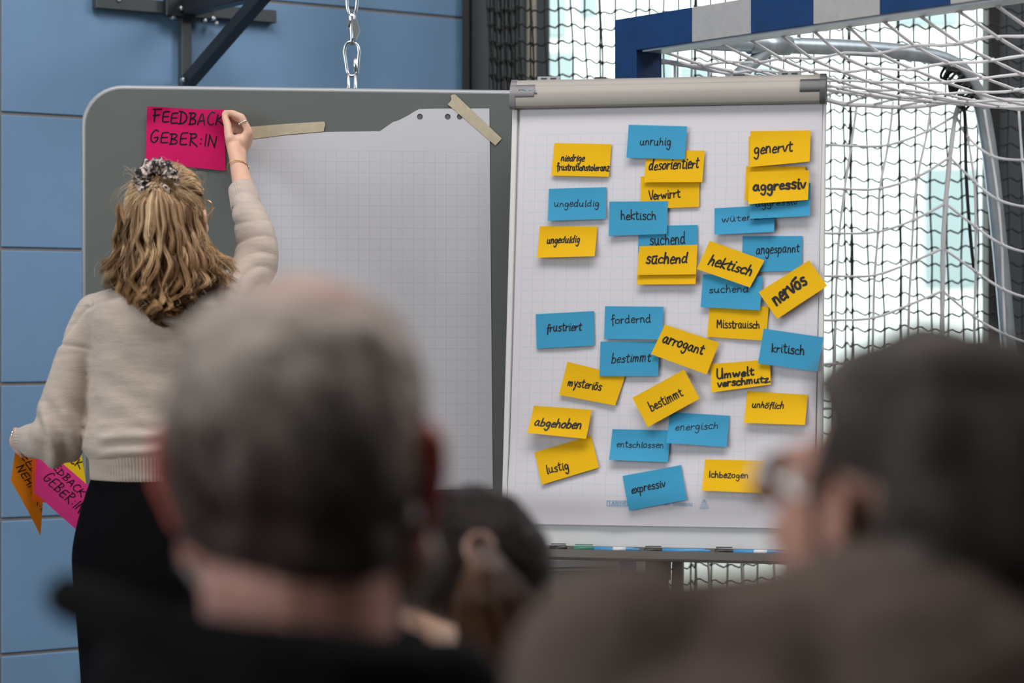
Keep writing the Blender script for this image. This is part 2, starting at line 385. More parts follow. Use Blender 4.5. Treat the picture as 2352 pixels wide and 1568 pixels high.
# ------------------------------------------------------------------ hand lettering (single-stroke letters drawn as ribbons)
GL = {
'a': ('8,9 4,10 1,6 1,2 4,0 7,3 8,9 8,3 10,0', 11), 'b': ('1,20 1,0;1,5 4,9 8,7 8,2 5,0 1,1', 10), 'c': ('8,8 5,10 1,7 1,2 4,0 8,1', 9),
'd': ('8,8 4,10 1,6 1,2 4,0 8,3;8.5,20 8,3 9.5,0', 11), 'e': ('1,5 8,6 6,10 3,9 1,4 3,0 8,1', 9), 'f': ('8,18 6,20 4,17 4,-4;1,9 8,10', 8),
'g': ('8,8 4,10 1,6 3,1 7,3 8,9 8,-4 5,-9 1,-6', 10), 'h': ('1,20 1,0;1,5 4,10 7,8 8,0', 10), 'i': ('2,10 2,1 4,0;2.5,15 2.7,15.8', 5),
'k': ('1,20 1,0;8,10 1,5 8,0', 9), 'l': ('2,20 2,1 4,0', 5), 'm': ('1,10 1,0;1,6 4,10 6,8 6,0;6,6 9,10 11,8 11.5,0', 14),
'n': ('1,10 1,0;1,6 4,10 7,8 8,0', 10), 'o': ('5,10 1,7 1,2 5,0 8,3 8,8 5,10', 10), 'p': ('1,10 1,-9;1,6 4,10 8,7 7,1 3,0 1,2', 10),
'r': ('1,10 1,0;1,5 4,9 7,9', 8), 's': ('8,9 4,10 2,7 7,4 6,0 1,1', 9), 't': ('3,17 3,2 6,0 7,1;0,11 7,11.5', 8),
'u': ('1,10 1,3 4,0 7,3 8,10;8,10 8,2 10,0', 11), 'v': ('0,10 4,0 8,10', 9), 'w': ('0,10 3,0 6,8 9,0 12,10', 13), 'x': ('0,10 8,0;8,10 0,0', 9),
'y': ('1,10 4,2;9,10 3,-8', 10), 'z': ('1,10 8,10 1,0 8,0', 9), 'ö': ('5,10 1,7 1,2 5,0 8,3 8,8 5,10;2.5,14 2.6,15.2;6.5,14.5 6.6,15.7', 10),
'ō': ('5,10 1,7 1,2 5,0 8,3 8,8 5,10;1,15 9,17', 10), 'ü': ('1,10 1,3 4,0 7,3 8,10;8,10 8,2 10,0;2.5,14 2.6,15;6.5,14 6.6,15', 11),
'ū': ('1,10 1,3 4,0 7,3 8,10;8,10 8,2 10,0;1,15 8,16.5', 11), '.': ('1,0 1.3,.6', 4), ' ': ('', 6), 'V': ('0,20 5,0 10,20', 9),
'F': ('3,20 3,0;0,20 13,21;1,10 10,11.5', 13), 'E': ('11,20 4,19 2,16 1.5,3 4,0.5 11,1.5;2,10 10,11', 12), 'D': ('3,20 3,0;0,20 8,18 12.5,10 8,2 0,0', 14),
'B': ('3,20 2.5,0;0,19 8,19.5 10,16 7,11.5 3,10 10,8 10,2 1,0', 13), 'A': ('0,0 6,20 11,0;1,6 10,8', 13), 'C': ('11,18 7,20 2,14 1.5,5 6,0 11,2', 12),
'K': ('3,20 1,0;12,20 3,9 7,6 14,-1', 13), 'G': ('11,19 7,20.5 2,14 1.5,4 6,0 10,4 11,9 6,8', 13), 'R': ('3,20 2.5,0;1,20 9,20 10,15 3,10 13,-1', 14),
':': ('2,4 2.4,5;2,13 2.4,14', 6), 'I': ('2.5,19 2,0', 5), 'N': ('1,0 2,20 2.2,20 10,0 10.2,0 12,20', 14), 'H': ('2,20 2,0;11,20 11,0;2,10 11,11', 14),
'M': ('1,0 2,20 7,8 12,20 13,0', 15), 'L': ('2,20 2,0 2.1,0 10,0', 11), 'U': ('1,20 1,5 5,0 9,4 10,20;10,12 10.5,0', 12), '1': ('1,16 4,20 4,0', 7),
'0': ('5,20 1,14 1,5 5,0 9,5 9,14 5,20', 11), '5': ('9,20 2,20 2,11 7,12 9,6 6,0 1,1', 11), '9': ('9,14 5,11 2,15 5,20 9,16 8,0', 11), '2': ('1,16 5,20 9,15 1,0 1.1,0 9,0', 11)}
def layout(text, x0, y0, x1, y1, xh, slant=.12, jit=.5, seed=1):
    rr = random.Random(seed); tot = sum(GL[c][1] for c in text) ; strokes = []; adv = 0; slant = slant * rr.uniform(-.3, 2.2); jit *= 1.5
    b = np.array([x1 - x0, y1 - y0], float); Lb = np.linalg.norm(b); e = b / Lb; up = np.array([e[1], -e[0]])
    sx = Lb / tot; sy = xh / 10
    for c in text:
        g, w = GL[c]; dy = rr.uniform(-jit, jit); k = rr.uniform(.86, 1.12)
        for st in g.split(';'):
            if not st: continue
            P = [tuple(map(float, q.split(','))) for q in st.split()]; P = [(x * .9 + .5, y if y < 10 or c.isupper() or c.isdigit() else 10 + (y - 10) * .72) for x, y in P]
            P = crom([(p[0] + adv + p[1] * slant * sy / sx, (p[1] * k + dy)) for p in P], 6 if len(P) > 2 else 4)
            strokes.append([np.array([x0, y0]) + e * (p[0] * sx) + up * (p[1] * sy) for p in P])
        adv += w
    return strokes
def ribbons(strokes, w, mapfn, seed=3):
    mb = MB(); rr = random.Random(seed)
    for st in strokes:
        P = np.array(st); T = np.gradient(P, axis=0); T /= np.maximum(np.linalg.norm(T, axis=1, keepdims=True), 1e-6)
        N = np.stack([-T[:, 1], T[:, 0]], 1); hw = w / 2 * rr.uniform(.88, 1.1)
        rows = []
        for f, off in ((.45, -.9), (.85, -.5)): rows.append((P[0] + T[0] * hw * off, N[0] * hw * f))
        for p, n in zip(P, N): rows.append((p, n * hw))
        for f, off in ((.85, .5), (.45, .9)): rows.append((P[-1] + T[-1] * hw * off, N[-1] * hw * f))
        V = []
        for p, n in rows: V += [mapfn(*(p + n)), mapfn(*(p - n))]
        F = [(2 * i, 2 * i + 1, 2 * i + 3, 2 * i + 2) for i in range(len(rows) - 1)]
        mb.add(V, F)
    return mb
def inv_bilinear(q, p):
    q = [np.asarray(a, float) for a in q]; u = v = .5
    for _ in range(8):
        X = (1 - u) * (1 - v) * q[0] + u * (1 - v) * q[1] + u * v * q[2] + (1 - u) * v * q[3] - p
        du = (1 - v) * (q[1] - q[0]) + v * (q[2] - q[3]); dv = (1 - u) * (q[3] - q[0]) + u * (q[2] - q[1])
        D = du[0] * dv[1] - du[1] * dv[0]
        u -= (X[0] * dv[1] - X[1] * dv[0]) / D; v -= (du[0] * X[1] - du[1] * X[0]) / D
    return u, v
def sheet(surf, nu, nv, th, nrm):
    # closed thin sheet from a surface function (front, back and rim keep their own corners so that edges stay crisp)
    mb = MB(); n = np.asarray(nrm); w = nu + 1
    G = [[surf(i / nu, j / nv) for i in range(w)] for j in range(nv + 1)]
    F = [(j * w + i, (j + 1) * w + i, (j + 1) * w + i + 1, j * w + i + 1) for j in range(nv) for i in range(nu)]
    mb.add([p for r in G for p in r], F); mb.add([p - n * th for r in G for p in r], [f[::-1] for f in F])
    rim = [(0, i) for i in range(nu)] + [(j, nu) for j in range(nv)] + [(nv, i) for i in range(nu, 0, -1)] + [(j, 0) for j in range(nv, 0, -1)]
    K = len(rim); mb.add([G[j][i] for j, i in rim] + [G[j][i] - n * th for j, i in rim], [(k, (k + 1) % K, K + (k + 1) % K, K + k) for k in range(K)])
    return mb
def setuv(me, fn):
    uv = me.uv_layers.new(name='UVMap'); co = getco(me)
    for l in me.loops: uv.data[l.index].uv = fn(co[l.vertex_index])
M_['edge'] = mat('satin_edge_trim', (.30, .31, .33), .5, metal=.3)
# ================================================================== THE SETTING
X, Y, Z = np.eye(3)
WA = unit([.82, .572, 0]); WN = unit([.572, -.82, 0])            # along the blue wall, and out of it
WB = np.array([-.146, 7.5, 0])
def wallp(s, r=0, z=0): return WB - WA * s + WN * r + Z * z
def wall_s(px):                                                  # distance along the wall of a pixel column
    k = (px - 1176) / FPX; return (WB[0] - k * WB[1]) / (WA[0] - k * WA[1])
mb = MB(); mb.box((0, 1, -.05), (X, Y, Z), (9, 13, .05)); struct('floor', mb, M_['floor'])
mb = MB(); mb.box((0, 1, 6.15), (X, Y, Z), (9, 13, .05)); struct('ceiling', mb, M_['plaster'])
mb = MB(); c = wallp(5.05, -.067, 3.05); mb.box(c, (WA, WN, Z), (5.05, .06, 3.05)); struct('wall_left', mb, M_['seam'])
# cladding panels in front of the wall: one structure, joints stay open as grey gaps
s_v = wall_s(1.5); zs = [0.0745 + .3715 * k for k in range(-1, 17)]
cols_ = [-.02, s_v - .003]; cols = [(0.0, s_v - .004), (s_v + .004, s_v + 1.53), (s_v + 1.538, s_v + 3.06), (s_v + 3.068, 8.0)]
mb = MB()
for (a, b) in cols:
    for z0, z1 in zip(zs[:-1], zs[1:]):
        z0 = max(z0, 0); mb.bbox(wallp((a + b) / 2, -.02, (z0 + z1) / 2), (WA, WN, Z), ((b - a) / 2, .018, (z1 - z0) / 2 - .0045), .0025)
o = struct('trim_1', mb, M_['blue_panel'])
# window wall
YW = 7.95
xl, xr = .045, 1.50
mb = MB()
mb.bbox((( -.135 + xl) / 2, YW - .30, 3.03), (X, Y, Z), ((xl + .135) / 2, .13, 3.03), .01); o = struct('trim_2', mb, M_['dark_trim'])
mb = MB(); mb.box((-.143, 7.50, 3.03), (X, Y, Z), (.011, .03, 3.03)); struct('trim_3', mb, M_['black_trim'])
mb = MB(); mb.bbox((xl + .016, YW - .22, 3.03), (X, Y, Z), (.016, .05, 3.03), .003); struct('trim_4', mb, M_['cream_trim'])
mb = MB(); mb.bbox((1.80, YW - .12, 3.03), (X, Y, Z), (.26, .10, 3.03), .01); struct('trim_5', mb, M_['dark_trim'])
mb = MB(); mb.bbox((1.535, YW - .20, 3.03), (X, Y, Z), (.018, .05, 3.03), .003); struct('trim_6', mb, M_['black_trim'])
mb = MB(); mb.box((5.5, YW + .1, 3.05), (X, Y, Z), (3.5, .1, 3.05)); mb.box((.8, YW + .1, 5.3), (X, Y, Z), (1.2, .1, .8)); mb.box((.8, YW + .1, .2), (X, Y, Z), (1.2, .1, .2)); struct('wall_back', mb, M_['plaster'])
mb = MB(); mb.box((9, 1, 3.05), (X, Y, Z), (.1, 13, 3.05)); struct('wall_right', mb, M_['plaster'])
mb = MB(); mb.box((0, -9, 3.05), (X, Y, Z), (9, .1, 3.05)); struct('wall_front', mb, M_['plaster'])
fr = MB()
for x in (xl + .05, 2.0): fr.bbox((x, YW + .1, 2.45), (X, Y, Z), (.03, .04, 2.05), .004)
for z in (.43, 4.47): fr.bbox((1.0, YW + .1, z), (X, Y, Z), (1.0, .04, .03), .004)
wf = struct('window_1', fr, M_['dark_trim'])
mb = MB(); mb.box((1.02, YW + .1, 2.45), (X, Y, Z), (.93, .006, 2.0)); obj('pane', mb, M_['pane'], wf)

# ------------------------------------------------------------------ building seen through the window
M_['facade'] = mat('pale_facade', (.84, .86, .84), .8)
M_['facade_win'] = mat('facade_window_glass', (.30, .36, .37), .3, spec=.5)
BY = 24.0
bl = thing('building', 'pale building facade with grey windows outside, behind the black safety net', 'building', (3.0, BY + 1, 0))
mb = MB(); mb.box((3.0, BY + 1, 6), (X, Y, Z), (9, 1, 6)); obj('facade', mb, M_['facade'], bl)
def bpx(x0, x1, y0, y1):
    a = U(x0, y1, BY); b = U(x1, y0, BY); return a[0], b[0], a[2], b[2]
for q in ((1246, 1302, -60, 88), (1250, 1318, 118, 260), (1455, 1545, 60, 190), (1560, 1630, 150, 260), (1720, 1790, 150, 230), (2122, 2250, 385, 660), (1540, 1850, 1270, 1420), (1330, 1372, -60, 40), (1640, 1760, -80, -10), (2050, 2200, -90, 60)):
    x0, x1, z0, z1 = bpx(*q); z0 = max(z0, .05)
    if z1 - z0 < .1: z1 = z0 + .2
    mb = MB(); mb.bbox(((x0 + x1) / 2, BY - .01, (z0 + z1) / 2), (X, Y, Z), ((x1 - x0) / 2, .03, (z1 - z0) / 2), .01)
    obj('window', mb, M_['facade_win'], bl)
mb = MB(); mb.box((3, 16.2, -.06), (X, Y, Z), (14, 8, .05)); o = obj('paved_yard', mb, M_['plaster']); o['kind'] = 'structure'

# ------------------------------------------------------------------ black safety net hanging in folds
NY = 6.98
def netpath():
    pts = []; x = -.06; pat = []
    # (until x, step x, fold depth)
    zones = [(.03, .007, .035), (.05, .03, .01), (.065, .006, .03), (.16, .038, .006), (.18, .007, .03), (.245, .04, .006), (.262, .006, .03), (.50, .042, .006), (.53, .006, .03), (.93, .044, .008), (.985, .008, .035), (1.10, .044, .006), (1.125, .006, .03), (1.95, .044, .008)]
    k = 0
    for xe, st, dep in zones:
        while x < xe:
            pts.append((x, NY + dep * (1 if k % 2 else -1) + .01 * math.sin(x * 9))); x += st; k += 1
    return np.array(pts)
NPth = netpath(); nc = len(NPth); zl = np.arange(.03, 3.2, .0485); nz = len(zl)
grid = np.empty((nc, nz, 3))
for i, (x, y) in enumerate(NPth):
    for j, z in enumerate(zl):
        lean = -.030 * (2.4 - z) * (-1 if x < .35 else .45) * (1 if x < .35 else 1)
        if x < .35: lean = -.028 * (z - 1.9)
        else: lean = .012 * (z - 1.3) * math.cos(x * 3)
        grid[i, j] = (x + lean + .002 * math.sin(i * 2.1 + j * .9), y + .004 * math.sin(j * .7 + i), z + .006 * math.sin(i * 1.15) + .004 * math.sin(i * .35 + j * .2))
Ps = []; 
for i in range(nc): Ps.append(grid[i])
V1, F1, _ = strands_mesh(np.array(Ps), np.full((nc, nz), .0027), np.zeros((nc, 3)), sides=4)
rows = []
for j in range(nz):
    row = []
    for i in range(nc - 1):
        a, b = grid[i, j], grid[i + 1, j]
        for t in (0, .25, .5, .75):
            p = a + (b - a) * t; L = min(np.linalg.norm(b - a) / .05, 1.5); p = p + Z * (.0055 * L * math.sin(2 * math.pi * t)) - Z * .003 * math.sin(math.pi * t); row.append(p)
    row.append(grid[-1, j]); rows.append(row)
rows = np.array(rows)
V2, F2, _ = strands_mesh(rows, np.full(rows.shape[:2], .0026), np.zeros((nz, 3)), sides=4)
kn = MB()
for i in range(nc):
    for j in range(nz):
        kn.tube([grid[i, j] - Z * .005, grid[i, j], grid[i, j] + Z * .005], [.0027, .0050, .0027], 5)
nv = len(V1); nv2 = nv + len(V2)
me = MB(); me.v = [tuple(p) for p in V1] + [tuple(p) for p in V2] + kn.v
me.f = [tuple(f) for f in F1] + [tuple(f + nv) for f in F2] + [tuple(i + nv2 for i in f) for f in kn.f]; me.m = [0] * len(me.f)
o = obj('safety_net', me, M_['net_black'], smooth=True)
tag(o, 'black knotted safety net hanging in folds in front of the bright window', 'net')

# ------------------------------------------------------------------ handball goal
GA = np.array([.2465, 5.8, 0]); GU = unit([.6, -.8, 0]); GW = unit([.8, .6, 0])
def gp(t, s, z): return GA + GU * t + GW * s + Z * z
goal = thing('handball_goal', 'blue and white striped handball goal with white net, right of the flipchart', 'goal', gp(1.58, .04, 0))
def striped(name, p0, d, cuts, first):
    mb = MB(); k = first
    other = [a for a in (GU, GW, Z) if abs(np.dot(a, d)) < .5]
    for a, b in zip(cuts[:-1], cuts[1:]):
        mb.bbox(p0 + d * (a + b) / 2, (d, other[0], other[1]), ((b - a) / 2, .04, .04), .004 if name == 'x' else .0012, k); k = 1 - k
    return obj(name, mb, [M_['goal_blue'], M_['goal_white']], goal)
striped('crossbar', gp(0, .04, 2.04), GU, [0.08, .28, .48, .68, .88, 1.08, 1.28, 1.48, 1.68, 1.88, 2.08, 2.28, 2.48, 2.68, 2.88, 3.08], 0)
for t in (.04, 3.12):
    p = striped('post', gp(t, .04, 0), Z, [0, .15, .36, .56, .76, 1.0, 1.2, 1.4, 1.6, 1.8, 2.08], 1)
# bare aluminium net rail under the bar
mb = MB(); mb.box(gp(1.58, .045, 1.9985), (GU, GW, Z), (1.49, .034, .0025)); obj('net_rail', mb, M_['alu_under'], goal)
for t in (.04, 3.12):
    P = crom([gp(t, .08, 2.035), gp(t, .45, 2.05), gp(t, .85, 2.065), gp(t, 1.10, 2.055), gp(t, 1.205, 2.0), gp(t, 1.26, 1.88), gp(t, 1.31, 1.6), gp(t, 1.36, 1.2), gp(t, 1.42, .6), gp(t, 1.47, .08), gp(t, 1.45, .03), gp(t, 1.2, .022), gp(t, .6, .022), gp(t, .08, .022)], 6)
    mb = MB(); mb.tube(P, .021, 14); tb = obj('support_tube', mb, M_['galv'], goal, True)
    mb = MB(); mb.tube([gp(t, .47, 2.045), gp(t, .27, 1.90), gp(t, .08, 1.765)], .018, 12); mb.tube([gp(t, .40, 2.047), gp(t, .53, 2.053)], .0255, 14); obj('brace', mb, M_['galv'], goal, True)
    mb = MB(); q = gp(t, .56, 2.078); mb.tube([q - Z * .02, q + Z * .012], .009, 6); obj('bolt', mb, M_['zinc'], goal)
mb = MB(); mb.tube([gp(.04, 1.46, .022), gp(3.12, 1.46, .022)], .021, 12); obj('ground_tube', mb, M_['galv'], goal, True)
# --- net of the goal
net = MB(); RC = .0035
def cord(P, r=RC, sub=5):
    P = crom(P, sub); net.tube(P, [r * (1 + .12 * math.sin(i * 2.2)) for i in range(len(P))], 6)
def knot(p): net.cap(p - GU * .002, .0052, p + GU * .002, .0052, 7)
SR = 1.20
def zside(s): return float(np.interp(s, [0, .12, .33, .45, .70, .95, 1.2], [1.99, 1.99, 1.975, 1.962, 1.922, 1.925, 1.963]))
def ztop(t, s):
    k = s / SR; zr = 1.963 - .05 * math.sin(math.pi * min(max(t, 0), 3.1) / 3.1) ** .6
    if t <= .01: return zside(s)
    sg = .02 + .085 * min(1, t / .7)
    return 1.992 * (1 - k) + zr * k - sg * 4 * k * (1 - k)
sts = np.linspace(.02, SR, 13); tts = [0.0, .09] + [.09 + .105 * k for k in range(1, 24)]
for t in tts[1:]:
    P = [gp(t, .05, 2.006)] + [gp(t + .02 * math.sin(s * 5 + t * 7), .055 + s, ztop(t, s)) for s in sts[1:]]; cord(P)
for s in sts[1:-1]:
    P = [gp(t, .055 + s + .015 * math.sin(t * 6 + s), ztop(t, s) + .004 * math.sin(t * 31 + s * 9)) for t in tts]; cord(P, sub=3)
for t in tts[1:]:
    for s in sts[1:-1]: knot(gp(t + .02 * math.sin(s * 5 + t * 7), .055 + s, ztop(t, s)))
cord([gp(0, .055 + s, zside(s)) for s in sts], .0065)
Cc = hit(2207, 224, GA, GU)
rr_ = [gp(t, SR + .03, ztop(t, SR) + .003 * math.sin(t * 20)) for t in np.linspace(.02, 2.4, 26)]; cord([Cc] + rr_, .0060)
# side panel (plane of the post and its support tube)
def sp(px, py): return hit(px, py, GA, GU)
rowsA = [[(1955, 335), (2040, 333), (2130, 301), (2195, 265)], [(1940, 434), (2021, 433), (2108, 405), (2182, 361)], [(1928, 536), (2017, 532), (2098, 505), (2172, 467)], [(1922, 634), (2009, 632), (2093, 602), (2166, 570)], [(1919, 735), (2006, 730), (2088, 700), (2165, 668)]]
for k in range(1, 9): rowsA.append([(x - 1.5 * k, y + 101 * k) for x, y in rowsA[4]])
topA = [(1969, 236), (2052, 233), (2139, 228), (2209, 226)]
rowsA = [r for r in rowsA if sp(*r[0])[2] > .08]
for c in range(4):
    P = [sp(*topA[c])] + [sp(*r[c]) for r in rowsA]; cord(P, RC if c < 3 else .0068, 4)
left_s = [.08, .19, .30, .41, .52, .62]
for r in rowsA:
    z = sp(*r[0])[2]; P = [gp(0, s, z + .006 * math.sin(s * 20)) for s in left_s] + [sp(*q) for q in r]; cord(P, RC, 4)
    for q in P: knot(q)
for s in left_s: cord([gp(0, s, zside(s - .05))] + [gp(0, s + .004 * math.sin(j * 2), sp(*r[0])[2]) for j, r in enumerate(rowsA)], RC, 3)
# back panel (runs from the corner cord towards the camera)
def bp(px, py): return hit(px, py, Cc, GW)
topB = [(2216, 250), (2261, 252), (2340, 254)]
rowsB = [[(2223, 315), (2278, 358), (2348, 368)], [(2238, 417), (2292, 458), (2357, 475)], [(2241, 521), (2301, 561), (2364, 580)], [(2241, 623), (2304, 664), (2369, 685)], [(2238, 728), (2308, 768), (2373, 790)]]
for k in range(1, 9): rowsB.append([(x + 1 * k, y + 103 * k) for x, y in rowsB[4]])
rowsB = rowsB[:len(rowsA)]; rowsB = [r for r in rowsB if bp(*r[2])[2] > .05]
for c in range(3): cord([bp(*topB[c])] + [bp(*r[c]) for r in rowsB], RC, 4)
for ra, rb in zip(rowsA, rowsB):
    Q = [sp(*ra[3])] + [bp(*q) for q in rb]; last = Q[-1]
    Q2 = Q + [last + GU * .11 * k - Z * .004 * k for k in range(1, 16)]
    cord(Q2, RC, 4)
    for q in Q2[1:]: knot(q)
for k in range(1, 16): cord([bp(*topB[2]) + GU * .11 * k] + [bp(*r[2]) + GU * .11 * k for r in rowsB], RC, 3)
ne = obj('goal_net', net, M_['net_white'], goal, True)
tr = MB()
for k in range(14):
    a = k * 1.1; q = gp(.04, 1.12 + .006 * k, 2.02 - .006 * k); tr.tube(crom([q + np.array([.024 * math.cos(a + i), .024 * math.sin(a + i), .018 * math.sin(2 * i + k)]) for i in range(5)], 4), .004, 6)
tr.tube(crom([gp(.02, 1.19, 1.97), gp(.02, 1.20, 1.90), gp(.02, 1.205, 1.75), gp(.02, 1.22, 1.60), gp(.02, 1.235, 1.50)], 5), .0048, 6)
obj('tie_cord', tr, M_['net_black'], goal, True)

# ------------------------------------------------------------------ steel wall bracket with chain
br = thing('wall_bracket', 'black steel wall bracket with diagonal brace on the blue wall', 'bracket', wallp(.98, 0, 2.04))
mb = MB(); mb.bbox(wallp((1.258 + .682) / 2, .014, 2.256), (WA, WN, Z), ((1.258 - .682) / 2, .014, .0185), .002); obj('wall_plate', mb, M_['black_steel2'], br)
mb = MB(); mb.bbox(wallp(.975, .014, 2.14), (WA, WN, Z), (.016, .013, .105), .002); obj('upright', mb, M_['black_steel2'], br)
mb = MB(); mb.bbox(wallp(.98, .52, 2.262), (WN, WA, Z), (.50, .024, .026), .003); arm = obj('arm', mb, M_['black_steel'], br)
mb = MB(); mb.bbox(wallp(.98, .045, 2.258), (WN, WA, Z), (.012, .075, .03), .003); obj('flange', mb, M_['black_steel'], br)
a = wallp(.975, .03, 2.045); b = wallp(.985, .50, 2.245); dd = unit(b - a); oo = unit(np.cross(dd, WA))
mb = MB(); mb.bbox((a + b) / 2, (dd, WA, oo), (np.linalg.norm(b - a) / 2, .018, .018), .002); obj('diagonal_brace', mb, M_['black_steel'], br)
for s, r, z in ((1.19, .03, 2.266), (1.01, .062, 2.252), (1.03, .05, 2.226), (.93, .05, 2.226), (.905, .055, 2.232), (.885, .035, 2.222), (1.0, .055, 2.05)):
    mb = MB(); c = wallp(s, r, z); mb.tube([c - WN * .012, c + WN * .003, c + WN * .006], [.007, .007, .004], 6); obj('bolt', mb, M_['zinc'], br)
CD = wallp(.98, .946, 0)
ch = thing('hanging_chain', 'shiny steel chain hanging in front of the blue wall behind the grey board', 'chain', (CD[0], CD[1], 1.92))
def link_(zc, h, w, r, rot, name='link', par=None):
    ax = np.array([math.cos(rot), math.sin(rot), 0]); P = []
    for k in range(24):
        t = 2 * math.pi * k / 24; x = w * math.copysign(abs(math.cos(t)) ** .8, math.cos(t)); z = h * math.copysign(abs(math.sin(t)) ** .7, math.sin(t)); P.append(np.array([CD[0], CD[1], zc + z]) + ax * x)
    mb = MB(); mb.tube(P, r, 8, True); return obj(name, mb, M_['zinc'], par or ch, True)
def zc(y): return CAMZ + (764 - y) / FPX * CD[1]
link_(zc(-75), .024, .011, .0035, 1.5); link_(zc(-12), .052, .013, .0042, .1)
mb = MB(); c = np.array([CD[0], CD[1], 0])
mb.tube([c + Z * zc(28), c + Z * zc(38), c + Z * zc(92), c + Z * zc(104)], [.007, .011, .005, .005], 10); obj('swivel', mb, M_['zinc'], ch, True)
for sx, za, zb in ((-.006, 46, 70), (.008, 44, 92)):
    mb = MB(); mb.prism([c + X * (sx - .006) + Z * zc(za) - Y * .012, c + X * (sx + .005) + Z * zc(za + 2) - Y * .012, c + X * (sx * 2.1 + .004) + Z * zc((za + zb) / 2 + 4) - Y * .012, c + X * (sx + .003) + Z * zc(zb) - Y * .012, c + X * (sx - .004) + Z * zc(zb - 4) - Y * .012], Y * .024); obj('hook_plate', mb, M_['zinc'], ch)
P = [c + X * x + Z * zc(y) for x, y in ((-.012, 165), (-.016, 140), (-.019, 118), (-.014, 101), (-.002, 96), (.013, 102), (.018, 118), (.016, 140), (.013, 168), (.004, 174), (-.006, 173))]
P = [q + X * .0 for q in P]; Q = np.vstack([crom(P + [P[0]], 4)[:-1]])
mb = MB(); mb.tube(Q, .0042, 8, True); sn = obj('snap_hook', mb, M_['zinc'], ch, True)
mb = MB(); mb.tube([c + X * .008 + Z * zc(134), c + X * .010 + Z * zc(165)], [.005, .006], 8); obj('gate', mb, M_['zinc'], sn, True)
for x in (-.009, .009): 
    mb = MB(); mb.tube([c + X * x + Z * zc(168), c + X * x + Z * zc(203), c + X * x + Z * zc(215)], [.0045, .0045, .007], 8); obj('link', mb, M_['zinc'], ch, True)
link_(zc(235), .03, .012, .004, .2); link_(zc(275), .03, .012, .004, 1.6)

# ------------------------------------------------------------------ pinboard
PL = np.array([-.957, 5.42, 0]); PR = np.array([.246, 5.58, 0]); PA = unit(PR - PL); PN = unit([PA[1], -PA[0], 0]); PW = np.linalg.norm(PR - PL)
def pin(px, py, off=0): return hit(px, py, PL + PN * off, PN)
ZT = 1.878; ZM = .812
pb = thing('pinboard', 'large grey pinboard with rounded corners standing left of the flipchart', 'pinboard', PL + PA * PW / 2)
def roundrect(w, h, r, corners, n=10):
    pts = []
    for (cx, cy, a0, on) in ((r, h - r, 90, corners[0]), (r, r, 180, corners[3]), (w - r, r, 270, corners[2]), (w - r, h - r, 0, corners[1])):
        if on:
            for k in range(n + 1):
                a = R(a0 + 90 * k / n); pts.append((cx + r * math.cos(a), cy + r * math.sin(a)))
        else:
            pts.append({90: (0, h), 180: (0, 0), 270: (w, 0), 0: (w, h)}[a0])
    return pts
def slab(poly, z0, th, front, mi=0):
    mb = MB(); mb.prism([PL + PA * x + Z * (z0 + y) + PN * front for x, y in poly], -PN * th); return mb
pts = roundrect(PW, ZT - ZM, .085, (1, 1, 0, 0))
obj('upper_panel', slab(pts, ZM, .016, 0), M_['pin_grey'], pb)
mb = MB(); mb.tube([PL + PA * x + Z * (ZM + y) - PN * .0085 for x, y in pts], .0090, 8, True); obj('edge_frame', mb, M_['edge'], pb, True)
mb = MB(); mb.bbox(PL + PA * PW / 2 + Z * (ZM - .012) - PN * .006, (PA, PN, Z), (PW / 2, .014, .009), .002); obj('hinge_rail', mb, M_['alu'], pb)
pts2 = [(0, ZM - .025 - .40), (PW, ZM - .025 - .40), (PW, ZM - .025), (0, ZM - .025)]
obj('lower_panel', slab(pts2, 0, .016, 0), M_['felt'], pb)
mb = MB(); mb.tube([PL + PA * x + Z * y - PN * .008 for x, y in pts2], .0098, 8, True); obj('edge_frame', mb, M_['leg_grey'], pb, True)
for x in (.06, PW - .06):
    mb = MB(); mb.bbox(PL + PA * x - PN * .035 + Z * .85, (PA, PN, Z), (.014, .014, .83), .003); mb.bbox(PL + PA * x - PN * .035 + Z * .02, (PN, PA, Z), (.26, .02, .02), .004); obj('leg', mb, M_['leg_grey'], pb)
# chart paper with torn top strip and punched holes
pp = [(566, 318), (580, 317), (750, 303), (873, 301), (890, 289), (903, 280), (914, 277), (930, 269), (941, 263), (950, 257), (962, 250.5), (1000, 249.5), (1124, 249), (1132, 1123), (1000, 1124.5), (800, 1126), (558, 1128), (560, 700)]
import bmesh
def paper_with_holes(poly, holes):
    bm = bmesh.new(); ed = []
    def loop(P):
        vs = [bm.verts.new(p) for p in P]; 
        for a, b in zip(vs, vs[1:] + vs[:1]): ed.append(bm.edges.new((a, b)))
    loop(poly)
    for h in holes: loop(h)
    bmesh.ops.triangle_fill(bm, use_beauty=True, edges=ed)
    g = bmesh.ops.extrude_face_region(bm, geom=bm.faces[:]); vs = [v for v in g['geom'] if isinstance(v, bmesh.types.BMVert)]
    bmesh.ops.translate(bm, vec=Vector(-PN * .0006), verts=vs); bmesh.ops.recalc_face_normals(bm, faces=bm.faces)
    me = bpy.data.meshes.new('chart_paper'); bm.to_mesh(me); bm.free(); return me
holes = [[pin(cx + 6.8 * math.cos(t), 268 + 6.8 * math.sin(t), .0016) for t in np.linspace(0, 2 * math.pi, 17)[:-1]] for cx in (964.5, 1028.5, 1056)]
me = paper_with_holes([pin(x, y, .0016) for x, y in pp], holes)
porg = pin(1124, 249, .0016)
setuv(me, lambda c: (float(np.dot(c - porg, PA)), float(porg[2] - c[2])))
M_['chart'] = grid_mat('chart_paper', (.53, .525, .565), (.44, .45, .51), .025, .0006, -.70, -.012, .100, .98)
o = link('chart_paper', me, M_['chart']); tag(o, 'large empty squared sheet with torn top edge taped to the grey pinboard', 'paper')
